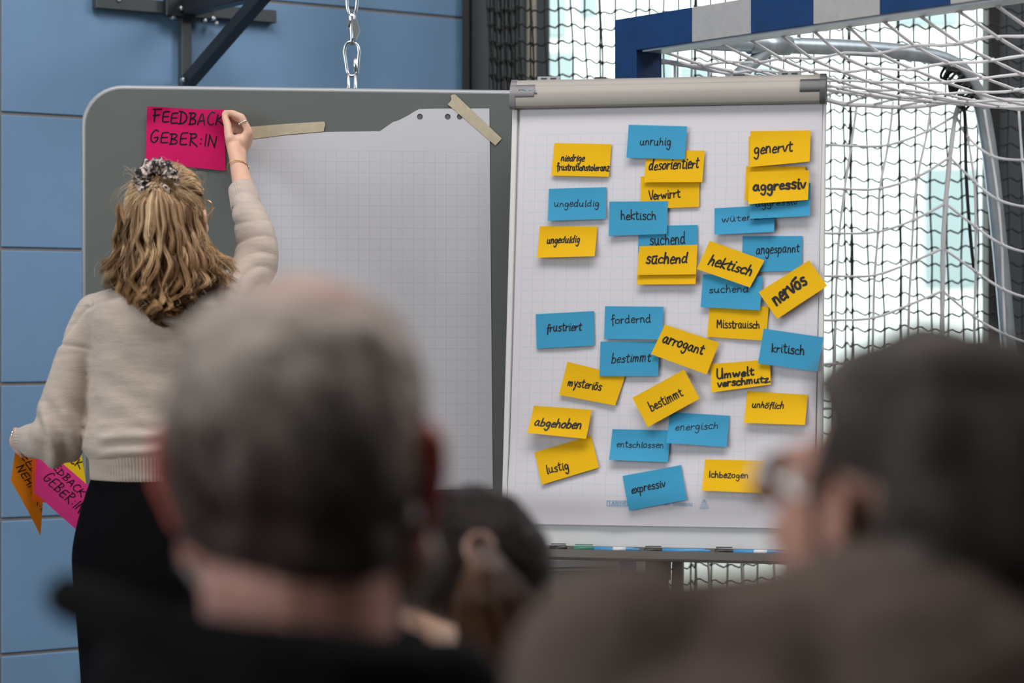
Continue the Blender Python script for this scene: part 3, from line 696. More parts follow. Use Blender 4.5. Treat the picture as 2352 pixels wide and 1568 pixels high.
def tape(poly, lab, off=.0024):
    mb = MB(); mb.prism([pin(x, y, off) for x, y in poly], -PN * .0003); o = obj('masking_tape', mb, M_['tape']); tag(o, lab, 'tape', 'strips of masking tape'); return o
tape([(574, 320), (574, 291), (660, 284), (745, 279), (747, 286), (743, 302), (660, 309)], 'masking tape strip lying along the top left edge of the empty sheet')
tape([(1028, 239), (1034, 234), (1037, 228), (1035.5, 220), (1039, 217), (1046, 217), (1080, 249), (1152, 317.5), (1150, 321), (1138, 334), (1126, 324)], 'masking tape strip stuck diagonally over the punched corner of the empty sheet')

# ------------------------------------------------------------------ flipchart
FO = np.array([.00195827, 5.43746257, CAMZ + .503275]); FU = unit(np.array([.68771836, 5.29698932, .50267348 + CAMZ]) - FO)
_fd = np.array([-.0296743, 5.315847, -.47095979 + CAMZ]) - FO; FV = unit(_fd - FU * np.dot(_fd, FU)); FN = unit(np.cross(FU, FV))
if FN[1] > 0: FN = -FN
def fb(u, v, off=0): return FO + FU * u + FV * v + FN * off
def fpx(px, py, off=0):
    p = hit(px, py, FO + FN * off, FN); return p
def fuv(px, py):
    p = fpx(px, py) - FO; return float(np.dot(p, FU)), float(np.dot(p, FV))
FW = .700; vb = fuv(1500, 1262)[1]
fc = thing('flipchart', 'white flipchart easel with grey clamp bar covered in yellow and blue notes', 'flipchart', np.array([fb(.35, 1)[0], fb(.35, 1)[1] + .1, 0]))
mb = MB(); mb.bbox(fb(FW / 2, vb / 2 - .02, -.008), (FU, FV, FN), (FW / 2 - .004, vb / 2 + .03, .006), .002); obj('board', mb, M_['board_white'], fc)
for u in (.006, FW - .006):
    mb = MB(); mb.bbox(fb(u, vb / 2, -.005), (FU, FV, FN), (.0065, vb / 2, .009), .002); obj('side_frame', mb, M_['frame_white'], fc)
# clamp bar: extruded profile (v, off)
prof = [(-.062, -.016), (-.0635, .006), (-.058, .014), (-.048, .019), (-.046, .0205), (-.044, .0215), (-.030, .0265), (-.015, .028), (-.004, .026), (.0015, .022), (.0015, .008), (-.004, .004), (-.004, -.016)]
prs = crom(prof + [prof[0]], 5)[:-1]
mb = MB(); mb.extr([fb(.004, v, o_) for v, o_ in prs], FU * (FW - .008)); cb = obj('clamp_bar', mb, M_['clamp'], fc, True)
for u0, sgn, m, nm in ((-.003, 1, 'cap_grey', 'l'), (FW + .001, -1, 'cap_dark', 'r')):
    mb = MB(); big = [((v + .03) * 1.06 - .03, (o_ - .005) * 1.08 + .005) for v, o_ in prs]
    mb.extr([fb(u0, v, o_) for v, o_ in big], FU * sgn * .013)
    # tongue wrapping the front of the bar
    tp = [(-.050, .0195), (-.044, .0240), (-.030, .0288), (-.0215, .0295), (-.0215, .024), (-.050, .014)]
    tp = crom(tp + [tp[0]], 4)[:-1]; mb.extr([fb(u0 + sgn * .012, v, o_) for v, o_ in tp], FU * sgn * .044)
    ec = obj('end_cap', mb, M_[m], fc, True)
    if sgn == 1:
        def lm(x, y): return hit(x, y, fb(0, -.035, .0277), FN)
        st = [[(1192, 206), (1203, 206)], [(1192, 206), (1192, 217)], [(1192, 217), (1203, 217)]]
        obj('printed_logo', ribbons([crom(s_, 2) for s_ in st], 1.0, lm), M_['print_dark'], ec)
        obj('printed_logo', ribbons([crom([(1205, 207), (1205, 222)], 2)], 4.2, lm), M_['cyan_print'], ec)
        obj('printed_logo', ribbons(layout('air', 1212, 211, 1233, 210.5, 3.6, 0, 0), 1.1, lm), M_['cyan_print'], ec)
        obj('printed_logo', ribbons(layout('er boards', 1209, 216.5, 1234, 216, 2.8, 0, 0), 1.0, lm), M_['print_dark'], ec)
for p0, p1, hi, dk in ((1235, 1286, 0, 0), (1366, 1393, 0, 1), (1684, 1710, 0, 1), (1787, 1840, 0, 0)):
    u0, v0 = fuv(p0, 188); u1, _ = fuv(p1, 186)
    mb = MB(); mb.bbox(fb((u0 + u1) / 2, -.066 if not dk else -.0645, .0), (FU, FV, FN), ((u1 - u0) / 2, .006 if not dk else .0035, .006), .001)
    hk = obj('pad_hook', mb, M_['alu'] if not dk else M_['cap_dark'], fc)
    if not dk:
        for q in (.3, .72):
            mb = MB(); mb.bbox(fb(u0 + (u1 - u0) * q, -.0665, .0065), (FU, FV, FN), (.0065, .0015, .0012), .0003); obj('slot', mb, M_['cap_dark'], hk)
# tray
tv0, tv1 = fuv(1500, 1267)[1], fuv(1500, 1289)[1]
mb = MB(); tp = [(tv0, .052), (tv0, .058), (tv1 - .004, .058), (tv1, .054), (tv1, -.012), (tv0 - .01, -.012), (tv0 - .01, .0), (tv0 + .012, .004), (tv0 + .012, .050)]
mb.prism([fb(-.004, v, o_) for v, o_ in tp], FU * (FW + .008)); obj('pen_tray', mb, M_['tray'], fc)
# stand: column, sleeve, three legs on the floor
ccx = fb(.345, 1.0, -.03); base = np.array([ccx[0] + .004, ccx[1] + .04, .55])
mb = MB(); mb.tube([ccx - FV * .5, ccx + FV * .02, (ccx + base) / 2, base], .0225, 16); obj('column', mb, M_['leg_grey'], fc, True)
mb = MB(); mb.tube([ccx - FV * .06, ccx + FV * .045], .028, 16); obj('sleeve', mb, M_['tray'], fc, True)
mb = MB(); q = ccx + X * .045 - FV * .02; mb.bbox(q + FV * .1 + Y * .03, (X, FV, FN), (.012, .13, .012), .002); obj('rear_strut', mb, M_['cap_grey'], fc)
for a in (-150, -30, 90):
    e = np.array([math.cos(R(a)), math.sin(R(a)), 0]); tip = np.array([base[0], base[1], .012]) + e * .42
    mb = MB(); mb.tube([base + e * .02, tip + Z * .01], .014, 12); lg = obj('leg', mb, M_['leg_grey'], fc, True)
    mb = MB(); mb.tube([tip - Z * .012, tip + Z * .02], [.02, .017], 12); obj('rubber_foot', mb, M_['mk_black'], lg, True)
# paper pad
pq = [(1197, 254), (1889.5, 240), (1868, 1214.5), (1167.5, 1202.5)]
cu = [fuv(*q) for q in pq]
def padsurf(u, v):
    a = np.array(cu[0]) * (1 - u) + np.array(cu[1]) * u; b = np.array(cu[3]) * (1 - u) + np.array(cu[2]) * u; w = a * (1 - v) + b * v
    return fb(w[0], w[1], padlift(u, v))
def padlift(u, v):
    return .0065 + .0008 * math.sin(v * 9 + u * 3) + .011 * float(ss(.80, .93, v) * (1 - ss(.93, 1.0, v))) + .003 * math.exp(-((u - .36) / .04) ** 2) * float(ss(.93, 1, v))
def padlift_px(x, y):
    q = [np.array(p, float) for p in pq]; u, v = inv_bilinear(q, np.array([x, y], float)); return padlift(min(max(u, 0), 1), min(max(v, 0), 1))
mb = sheet(padsurf, 28, 60, .0055, FN); me = mb.mesh('paper_pad', True)
go = fpx(1207.5, 311)
M_['pad'] = grid_mat('pad_paper', (.62, .595, .64), (.42, .54, .65), .0252, .0004, 0, .0252 * 26, 0, .0252 * 32)
setuv(me, lambda c: (float(np.dot(c - go, FU)), float(np.dot(c - go, FV))))
pad = link('paper_pad', me, M_['pad']); tag(pad, 'white squared paper pad hanging from the flipchart clamp bar', 'paper pad')
def padmap(x, y, off=.0):
    return fpx(x, y, padlift_px(x, y) + .0006)
st = layout('LANDRE', 1398, 1159.5, 1446, 1160, 4.3, 0, 0)
st += [crom([(1394, 1149.5), (1450, 1150)], 3), crom([(1394, 1149.5), (1394, 1161.5)], 2), crom([(1394, 1161.5), (1450, 1162)], 3)]
obj('printed_footer', ribbons(st, 1.3, lambda x, y: padmap(x, y)), M_['print'], pad)
obj('printed_footer', ribbons(layout('Art. 100050592', 1525, 1161, 1591, 1161.5, 3.4, 0, 0), .9, lambda x, y: padmap(x, y)), M_['print'], pad)
st = [crom([(1611, 1158), (1617, 1147), (1623, 1158)], 3), crom([(1609, 1160), (1625, 1160)], 2), crom([(1606, 1164), (1628, 1164)], 2), crom([(1608, 1167), (1627, 1167)], 2), crom([(1617, 1147), (1617, 1157)], 2)]
obj('printed_footer', ribbons(st, 1.1, lambda x, y: padmap(x, y)), M_['print'], pad)

# ------------------------------------------------------------------ sticky notes
NT = [
# colour, layer, corners TL TR BR BL, bottom lift, label, [(text, x0,y0,x1,y1,xh,weight)]
('yellow', 1, (1273, 328, 1404.5, 331, 1398.7, 406.7, 1266.5, 404), .004, "yellow sticky note with two written lines, top left of the flipchart pad", [('niedrige', 1288, 369.5, 1343, 370.5, 9, 2.7), ('frustrationstoleranz', 1279, 391, 1400, 392.5, 9, 2.7)]),
('yellow', 1, (1471.5, 405, 1606.5, 403, 1605.8, 475, 1471, 480), .002, "yellow sticky note reading 'Verwirrt', partly under the thin written 'hektisch' note", [('Verwirrt', 1491, 459, 1563.5, 452, 11, 3)]),
('yellow', 2, (1485, 345, 1618.4, 345.6, 1613.3, 419, 1479.9, 419.6), .005, "yellow sticky note reading 'desorientiert'", [('desorientiert', 1489.5, 391, 1605, 385.5, 14, 3.2)]),
('blue', 3, (1444, 286.5, 1578, 290, 1573, 366, 1439, 362.8), .002, "blue sticky note reading 'unruhig', topmost blue note in the middle", [('unruhig', 1469, 333, 1541.6, 333.5, 11, 2.2)]),
('blue', 1, (1260.4, 433.6, 1393, 429.6, 1391.6, 503.4, 1259.3, 508.2), .006, "blue sticky note reading 'ungeduldig'", [('ungeduldig', 1272.5, 475, 1377, 474, 9.5, 1.9)]),
('yellow', 1, (1239.8, 519, 1371.8, 519.7, 1367.2, 590.3, 1235.2, 592.9), .011, "yellow sticky note reading 'ungeduldig'", [('ungeduldig', 1255.5, 559, 1332, 556.5, 9, 2.7)]),
('blue', 1, (1465.5, 519, 1602, 516, 1602, 595, 1465.5, 597), .001, "blue sticky note reading 'suchend', between blue 'hektisch' and yellow notes", [('suchend', 1491.6, 562, 1575.5, 559.5, 15, 2.7)]),
('blue', 2, (1399.3, 463, 1533.6, 461.5, 1531.9, 537.2, 1398.5, 542.4), .003, "blue sticky note reading 'hektisch'", [('hektisch', 1425.4, 504.5, 1508, 503, 12, 2.7)]),
('yellow', 2, (1466, 580, 1601, 578, 1598.3, 653.2, 1463.4, 654), .007, "blank yellow sticky note peeking out below the yellow 'süchend' note", []),
('yellow', 4, (1468.5, 565, 1602, 561.5, 1599, 630.4, 1464, 632), .005, "yellow sticky note with thick black 'süchend' in the middle", [('sūchend', 1482.6, 605, 1580, 603.5, 13.5, 4.2)]),
('yellow', 1, (1719.5, 313, 1857, 306, 1857, 370, 1720, 377), .001, "yellow sticky note almost hidden behind the 'genervt' note", []),
('yellow', 3, (1723.7, 301, 1861.6, 299, 1859.8, 372, 1721.9, 384.5), .006, "yellow sticky note reading 'genervt', top right of the pad", [('genervt', 1731, 354, 1821.4, 347, 13, 3.6)]),
('blue', 1, (1641, 478, 1779.7, 470, 1778.8, 533.9, 1641.8, 540), .010, "blue sticky note reading 'wütend', its end covered", [('wütend', 1658, 511.5, 1745, 503, 8.5, 1.9)]),
('blue', 4, (1722.5, 425, 1862, 420, 1860.4, 496.4, 1722.5, 503.3), .006, "blue sticky note reading 'aggressiv', half covered by the yellow one", [('aggressiv', 1735, 475, 1833, 469.5, 8.5, 2)]),
('yellow', 2, (1713.5, 381, 1850, 382, 1846, 458, 1710, 460.4), .001, "yellow sticky note sticking out left behind the yellow 'aggressiv' note", []),
('yellow', 6, (1721, 394.4, 1858.3, 390.8, 1856, 459.5, 1718.9, 470.3), .008, "yellow sticky note with bold 'aggressiv'", [('aggressiv', 1729.4, 438, 1852, 432, 14, 5)]),
('blue', 1, (1705.4, 541.4, 1843, 541.4, 1841, 622.3, 1704, 624), .002, "blue sticky note reading 'angespannt'", [('angespannt', 1736, 583, 1836.4, 577.5, 12, 2.5)]),
('blue', 2, (1614.8, 629, 1751.8, 634.3, 1745.8, 712.9, 1609.4, 705.4), .004, "blue sticky note reading 'suchend', under the tilted yellow 'hektisch'", [('suchend', 1627.4, 672.5, 1721, 670.5, 9.5, 2.1)]),
('yellow', 4, (1629.5, 552.5, 1755.7, 597.4, 1722.8, 660.4, 1600.7, 617.8), .004, "tilted yellow sticky note reading 'hektisch'", [('hektisch', 1625, 606, 1725, 634, 14, 4.2)]),
('yellow', 1, (1629.2, 707.9, 1765.8, 703.2, 1759, 783, 1624.2, 773), .002, "yellow sticky note reading 'Misstrauisch'", [('Misstrauisch', 1646, 752.5, 1746, 754, 10.5, 2.7)]),
('yellow', 3, (1742, 670.9, 1858.3, 597.4, 1900.6, 656.8, 1785.4, 732.7), .004, "steeply tilted yellow sticky note reading 'nervös', overhanging the right edge", [('nervōs', 1783, 702.5, 1856, 649, 19, 5.6)]),
('yellow', 2, (1631.9, 835.8, 1768, 825, 1771.1, 883.3, 1634.2, 901.8), .006, "yellow sticky note with two bold lines 'Umwelt verschmutz.'", [('Umwelt', 1645.8, 870, 1733, 860.5, 10.5, 4.2), ('verschmutz.', 1648.4, 889.5, 1771, 876.5, 9.5, 4.2)]),
('blue', 4, (1753.9, 754.3, 1891.5, 774.5, 1877.9, 853.7, 1741.3, 834.5), .002, "blue sticky note reading 'kritisch', at the right edge of the pad", [('kritisch', 1771.8, 808, 1848.7, 814, 12, 2.9)]),
('blue', 1, (1230.2, 721, 1364, 714, 1365.2, 793.3, 1232.5, 800.6), .002, "blue sticky note reading 'frustriert', lowest blue note at the left edge", [('frustriert', 1254, 762.5, 1336, 757.5, 11.5, 2.7)]),
('blue', 2, (1389.5, 702.6, 1523.9, 704, 1521, 780, 1387.5, 778.9), .004, "blue sticky note reading 'fordernd'", [('fordernd', 1402.7, 743.5, 1496.6, 739.5, 10.5, 2.3)]),
('yellow', 1, (1303, 830.5, 1436, 863, 1413.6, 931.5, 1284.5, 906.8), .004, "yellow sticky note reading 'mysteriös'", [('mysteriös', 1303, 885, 1381.3, 896.5, 11, 2.9)]),
('blue', 2, (1378.7, 784.2, 1513.6, 784, 1512.2, 864, 1376.9, 864), .002, "blue sticky note reading 'bestimmt'", [('bestimmt', 1403.6, 833, 1494.6, 829, 12, 2.5)]),
('yellow', 4, (1527, 744.7, 1651.8, 786.8, 1623.6, 860.4, 1495.9, 813.3), .004, "tilted yellow sticky note reading 'arrogant'", [('arrogant', 1520, 785, 1614, 814, 14, 3.8)]),
('blue', 1, (1538, 946.3, 1675.6, 954.2, 1669.7, 1027.2, 1532, 1018.2), .011, "blue sticky note reading 'energisch'", [('energisch', 1550, 988.5, 1650.8, 984, 9.5, 1.9)]),
('yellow', 5, (1452, 913.3, 1571.2, 848.4, 1607.3, 915.4, 1488.4, 981), .004, "tilted yellow sticky note reading 'bestimmt'", [('bestimmt', 1496, 944.5, 1571, 908, 12.5, 3)]),
('yellow', 1, (1227.6, 1038.6, 1356.7, 999.8, 1376.9, 1074, 1246.9, 1113.7), .003, "tilted yellow sticky note reading 'lustig'", [('lustig', 1257.5, 1088, 1309, 1076, 11, 2.9)]),
('yellow', 3, (1225.8, 931.2, 1358.7, 940.6, 1347.9, 1008.6, 1214, 995.4), .014, "yellow sticky note reading 'abgehoben'", [('abgehoben', 1227.6, 977, 1336, 985.5, 11.5, 3.7)]),
('blue', 1, (1406.5, 985.2, 1540, 988, 1535, 1062, 1400.7, 1057), .010, "blue sticky note reading 'entschlossen'", [('entschlossen', 1416, 1026.5, 1525, 1029, 8.5, 1.9)]),
('blue', 1, (1431, 1093, 1565, 1068, 1579, 1148, 1446, 1173), .002, "tilted blue sticky note reading 'expressiv', lowest note on the pad", [('expressiv', 1452, 1133.5, 1531, 1117.5, 10.5, 2.7)]),
('yellow', 1, (1619.3, 1054.7, 1756.2, 1058, 1753.5, 1133.3, 1614.6, 1127.6), .009, "yellow sticky note reading 'Ichbezogen'", [('Ichbezogen', 1628.2, 1096.5, 1720.4, 1098.5, 8.5, 2.6)]),
('yellow', 1, (1716, 897.8, 1855.3, 906.5, 1849.7, 976.8, 1709.8, 971.8), .011, "yellow sticky note reading 'unhöflich'", [('unhōflich', 1726.4, 935.5, 1800.6, 938.5, 8.5, 2.6)]),
]
for k, (c, lay, q, lift, lab, texts) in enumerate(NT):
    quad = [np.array(q[i:i + 2], float) for i in (0, 2, 4, 6)]; rk = random.Random(k)
    off0 = .0012 + .0028 * lay; cor = [fpx(*p, off0 + .0075) - FN * .0075 for p in quad]; ph = rk.uniform(0, 6); twist = rk.uniform(-.4, .4); topc = rk.uniform(.0004, .002)
    def nsurf(u, v, quad=quad, cor=cor, lift=lift, ph=ph, twist=twist, topc=topc, extra=0.0):
        p = cor[0] * (1 - u) * (1 - v) + cor[1] * u * (1 - v) + cor[2] * u * v + cor[3] * (1 - u) * v
        e2 = quad[0] * (1 - u) * (1 - v) + quad[1] * u * (1 - v) + quad[2] * u * v + quad[3] * (1 - u) * v
        h = padlift_px(*e2) + lift * (max(0, v - .12) / .88) ** 1.6 * (1 + twist * (u - .5)) + topc * math.exp(-(v / .12) ** 2) * .6 * (u if ph > 3 else 1 - u) + .0007 * math.sin(u * 5 + ph) * v
        return p + FN * (h + extra)
    mb = sheet(nsurf, 10, 8, .00022, FN)
    o = obj('sticky_note', mb, M_[c], smooth=True); tag(o, lab, 'sticky note', 'sticky notes on the flipchart')
    for ti, (txt, x0, y0, x1, y1, xh, wt) in enumerate(texts):
        def mp(x, y, quad=quad, f=nsurf):
            u, v = inv_bilinear(quad, np.array([x, y])); return f(min(max(u, -.01), 1.01), min(max(v, 0), 1), extra=.0005)
        hw = obj('handwriting', ribbons(layout(txt, x0, y0, x1, y1, xh, seed=k * 3 + ti), wt, mp, seed=k), M_['ink'], o)

# ------------------------------------------------------------------ markers in the tray
MKS = [('grey marker pen with black cap at the left end of the tray', 1166, 1264, 1302, 'mk_grey', 'mk_black', False, 1254.5, 1255),
       ('blue marker pen with green cap in the tray', 1466, 1364, 1318, 'mk_blue', 'mk_green', True, 1258.5, 1256),
       ('thin blue marker pen with clipped black cap in the tray', 1628, 1521, 1480, 'mk_blue', 'mk_black', False, 1262, 1260),
       ('pale blue marker pen with black cap, rightmost in the tray', 1793, 1684, 1642, 'mk_blue', 'mk_black', True, 1265, 1262)]
for lab, xe, xc, xk, mbody, mcap, lbl, ye, yk in MKS:
    th = thing('marker_pen', lab, 'marker', fpx((xe + xk) / 2, 1266, .03), 'marker pens in the flipchart tray')
    a = fpx(xe, ye + 4, .03); b = fpx(xc, (ye + yk) / 2 + 4, .03); c2 = fpx(xk, yk + 4, .03); d = unit(b - a)
    mb = MB(); mb.tube([a - d * .004, a, a + d * .008, a + d * .010, b], [.002, .0035, .004, .0058, .0058], 12); bd = obj('barrel', mb, M_[mbody], th, True)
    if lbl:
        mb = MB(); q = a + (b - a) * .42; mb.tube([q - d * .014, q + d * .014], .0060, 12); obj('paper_label', mb, M_['mk_white'], bd, True)
    mb = MB(); mb.tube([b, c2 - unit(c2 - b) * .002, c2], [.0068, .0070, .0055], 12); cp = obj('cap', mb, M_[mcap], th, True)
    mb = MB(); mb.bbox((b + c2) / 2 - FV * .0095, (d, FV, FN), (np.linalg.norm(c2 - b) / 2 * .9, .0011, .0022), .0005); obj('clip', mb, M_[mcap], cp)
#SECTION3
# ================================================================== PEOPLE
def HM(c, yaw, pitch, roll, s=1.0):
    Rm = np.array(Matrix.Rotation(R(yaw), 3, 'Z') @ Matrix.Rotation(R(pitch), 3, 'X') @ Matrix.Rotation(R(roll), 3, 'Y'))
    return np.asarray(c, float), Rm, s
def hp(H, p): return H[0] + H[1] @ (np.asarray(p, float) * H[2])
def hl(H, P): return ((np.asarray(P) - H[0]) @ H[1]) / H[2]
def rotz(a): return np.array(Matrix.Rotation(a, 3, 'Z'))
def head(mb, H, ear=1.0, jaw=1.0, flare=24, earx=.076):
    s = H[2]
    def E(c, r, Q=None): mb.ell(hp(H, c), np.array(r) * s, H[1] if Q is None else H[1] @ Q, 28, 18)
    def Cp(a, ra, b, rb): mb.cap(hp(H, a), ra * s, hp(H, b), rb * s, 16)
    E((0, -.014, .034), (.077, .099, .091)); E((0, .03, .0), (.065, .066, .086)); E((0, .035, -.055), (.056 * jaw, .056, .052)); E((0, .072, -.090), (.024, .020, .019))
    Cp((-.055 * jaw, .0, -.05), .014, (-.022, .072, -.092), .013); Cp((.055 * jaw, .0, -.05), .014, (.022, .072, -.092), .013)
    Cp((0, .092, .014), .008, (0, .113, -.026), .0125); E((-.011, .102, -.030), (.008, .009, .007)); E((.011, .102, -.030), (.008, .009, .007))
    Cp((-.045, .078, .027), .010, (-.014, .092, .024), .009); Cp((.045, .078, .027), .010, (.014, .092, .024), .009)
    Cp((-.018, .091, -.057), .006, (.018, .091, -.057), .006); Cp((-.014, .092, -.066), .007, (.014, .092, -.066), .007)
    E((-.040, .064, -.025), (.023, .024, .022)); E((.040, .064, -.025), (.023, .024, .022))
    for sx in (-1, 1):
        Q = np.array(Matrix.Rotation(R(sx * flare), 3, 'Z'))
        o = np.array([sx * earx, -.006, -.002])
        def ep(y, z, out=.0): return o + Q @ np.array([sx * (.008 + out), -y, z]) * np.array([1, 1, ear])
        mb.ell(hp(H, ep(.006, 0, -.002)), np.array([.0045, .015, .029 * ear]) * s, H[1] @ Q, 16, 12)
        arc = [ep(-.010, -.002), ep(-.010, .014), ep(-.004, .027, .001), ep(.008, .032, .002), ep(.020, .026, .003), ep(.024, .012, .003), ep(.021, -.004, .002), ep(.013, -.018), ep(.006, -.028, -.001), ep(-.002, -.030, -.003)]
        pts = [(hp(H, p), (.0048 if i < 8 else .0062) * s) for i, p in enumerate(arc)]; mb.chain(pts, 10)
        mb.chain([(hp(H, ep(.010, .016, .002)), .0035 * s), (hp(H, ep(.013, .002, .002)), .0035 * s), (hp(H, ep(.004, -.014, .001)), .004 * s)], 8)
def eyes(root, H):
    for sx in (-1, 1):
        mb = MB(); mb.ell(hp(H, (sx * .031, .083, .006)), np.array([.0118] * 3) * H[2], H[1], 14, 10); obj('eye', mb, M_['eye'], root, True)
def hand(mb, wrist, ax, back, side, s=1.0, curl=(.3, .5, .4)):
    # relaxed hand: ax = direction of the fingers, back = normal of the back of the hand, side = towards the thumb
    ax, back, side = unit(ax), unit(back), unit(side); w = np.asarray(wrist)
    P = lambda a, b, c: w + (ax * a + back * b + side * c) * s
    for c in (-.026, -.009, .009, .026): mb.cap(P(.015, 0, c * .7), .015 * s, P(.078, .002, c), .0115 * s, 10)
    for c, L in ((-.029, .058), (-.0105, .073), (.0095, .079), (.028, .070)):
        p = P(.085, .002, c); d = ax.copy(); r = .0088 * s
        for k, (f, cv) in enumerate(zip((.45, .32, .23), curl)):
            a = cv; d = unit(d * math.cos(a) - back * math.sin(a)); q = p + d * L * f * s; mb.cap(p, r, q, r * .92, 10); p = q; r *= .92
    t0 = P(.02, -.008, .028); t1 = P(.052, -.018, .050); t2 = P(.078, -.026, .056); t3 = P(.100, -.032, .052)
    mb.chain([(t0, .014 * s), (t1, .0115 * s), (t2, .010 * s), (t3, .0085 * s)], 10)
def cap_hair(me, H, mask, thick, amp, sc, colf, seed=0, keep=.02):
    # a shell grown from the scalp of the body mesh
    co = getco(me); no = getno(me); L = hl(H, co); near = np.linalg.norm(L, axis=1) < .2
    mk = np.zeros(len(co)); idx = np.where(near)[0]; mk[idx] = mask(L[idx])
    sel = mk > keep
    nl = np.array([p.vertices[:] for p in me.polygons if all(sel[v] for v in p.vertices)], dtype=object)
    used = sorted({v for f in nl for v in f}); mp = {v: i for i, v in enumerate(used)}; used = np.array(used)
    n = vnoise(L[used], sc, seed); h = thick * mk[used] * (1 + amp * n) + .0006
    V = co[used] + no[used] * h[:, None] * H[2]; F = [tuple(mp[v] for v in f) for f in nl]
    return V, F, no[used], colf(L[used], n), mk[used]
def hair_obj(name, parent, shell, extra=None, m='hair_matte'):
    V, F, _, C, _ = shell; Vs = [tuple(p) for p in V]; Fs = [tuple(f) for f in F]; Cs = C
    if extra is not None:
        b = len(Vs); Vs += [tuple(p) for p in extra[0]]; Fs += [tuple(f + b) for f in extra[1]]; Cs = np.vstack([C, extra[2]])
    me = bpy.data.meshes.new(name); me.from_pydata(Vs, [], Fs); me.update(); me.polygons.foreach_set('use_smooth', [True] * len(me.polygons))
    colattr(me, Cs); return link(name, me, M_[m], parent)
def short_strands(shell, n, length, dirf, r=.0006, K=4, wav=.15):
    V, F, N, C, mk = shell; w = mk / mk.sum(); pick = rng.choice(len(V), n, p=w)
    P0 = V[pick]; n0 = N[pick]; d = dirf(P0, n0); L = length * (.5 + .8 * rng.random(n)); t = np.linspace(0, 1, K)
    P = P0[:, None, :] - n0[:, None, :] * .002 + (n0[:, None, :] * (t * (1 - .55 * t))[None, :, None] * .55 + d[:, None, :] * (t ** 1.3)[None, :, None]) * L[:, None, None]
    P += rng.normal(0, wav, (n, 1, 3)) * L[:, None, None] * t[None, :, None]
    return strands_mesh(P, np.outer(np.ones(n), r * (1 - .75 * t)), C[pick] * rng.uniform(.75, 1.25, (n, 1)))
def glasses(root, H, mfr, sharp=.0, w=.0245, h=.020, name='glasses'):
    g = MB(); s = H[2]
    for sx in (-1, 1):
        P = []
        for k in range(32):
            t = 2 * math.pi * k / 32; x = math.copysign(abs(math.cos(t)) ** .75, math.cos(t)) * w; z = math.copysign(abs(math.sin(t)) ** .75, math.sin(t)) * h
            if x * sx > 0 and z > 0: x += sx * sharp * z / h; z += sharp * .8
            P.append(hp(H, (sx * .033 + x, .108 - .25 * max(0, x * sx) - .02 * abs(z), .004 + z)))
        g.tube(P, .0016 * s, 8, True)
        g.tube(crom([hp(H, (sx * (.033 + w + sharp), .1, .016)), hp(H, (sx * .068, .088, .016)), hp(H, (sx * .078, .04, .014)), hp(H, (sx * .080, -.01, .012)), hp(H, (sx * .078, -.03, -.005))], 5), .0014 * s, 8)
        lens = MB(); lens.prism(P, H[1] @ np.array([0, -.0012, 0]))
        if sx == -1: Ls = [lens]
        else: Ls.append(lens)
    g.tube([hp(H, (-.010, .110, .008)), hp(H, (0, .115, .012)), hp(H, (.010, .110, .008))], .0014 * s, 8)
    go_ = obj(name, g, mfr, root, True)
    for l in Ls: obj('lens', l, M_['lens'], go_)
    return go_

# ------------------------------------------------------------------ the woman at the pinboard
D0 = 5.0
wroot = thing('person', 'woman with long wavy blonde hair and beige sweater pinning a pink card', 'person', (U(360, 1000, D0)[0], D0, 0))
HW = HM(U(388, 512, 5.0), -16, 14, 2, .95)
b = MB(); head(b, HW)
nb = U(370, 668, 4.99)
b.cap(hp(HW, (0, -.025, -.06)), .050, nb, .052)
shL, shR = U(212, 722, 5.0), U(520, 690, 4.99)
b.cap(nb, .045, shL, .028); b.cap(nb, .045, shR, .028)
for y, hw, dd in ((720, .095, .062), (800, .105, .078), (900, .110, .085), (1000, .108, .082), (1090, .118, .085), (1180, .140, .100), (1280, .155, .11)):
    b.ell(U(362, y, D0), (hw, dd, .075))
# her left arm (image left), bent, cards in the hand
elL = U(143, 985, 5.0); wrL = U(60, 1010, 5.14)
b.chain([(shL, .032), (elL, .034), (wrL, .022)])
pal = U(44, 1012, 5.19)
b.cap(wrL, .023, pal, .022)
fx = unit(np.array([.15, .6, -.75]))
for k, (px, py) in enumerate(((36, 994), (33, 1008), (35, 1022), (41, 1034))):
    p = U(px, py, 5.18); q = p + np.array([-.004, .022, .004]); r_ = q + np.array([.018, .012, -.010]); b.chain([(pal + np.array([0, 0, .012 - .008 * k]), .0105), (p, .0088), (q, .0080), (r_, .0072)], 10)
b.chain([(pal + np.array([.006, -.008, -.006]), .011), (U(48, 1030, 5.165), .0095), (U(52, 1044, 5.19), .008)], 10)
# her right arm raised, hand pinching the card
wrR = U(547, 378, 5.355)
b.chain([(shR, .030), (U(560, 650, 5.05), .026), (U(590, 608, 5.11), .024), (U(594, 572, 5.145), .023), (U(584, 525, 5.205), .023), (U(566, 462, 5.275), .0245), (U(558, 425, 5.315), .0235), (wrR, .0190)])
def pd(px, py, off): return pin(px, py, off)
mc = [(573, 302, .052), (575, 309, .040), (573, 318, .029), (568, 330, .021)]
b.chain([(wrR, .0185), (pd(546, 350, .047), .0195), (pd(549, 326, .050), .0185)]); b.chain([(wrR, .0175), (pd(535, 335, .056), .0150), (pd(528, 318, .060), .0120)])
for m_ in mc: b.cap(pd(548, 352, .045), .0165, pd(m_[0] - 3, m_[1] + 3, m_[2]), .0115)
fing = [[(571, 301, .054), (555, 269, .050), (534, 259.5, .036), (515, 259.5, .020)], [(573, 309, .040), (561, 281, .034), (541, 271, .026), (526, 270, .018)], [(572, 318, .030), (563, 293, .020), (544, 284, .016), (531, 284, .014)], [(567, 330, .022), (561, 309, .014), (546, 301, .012), (535, 301, .012)]]
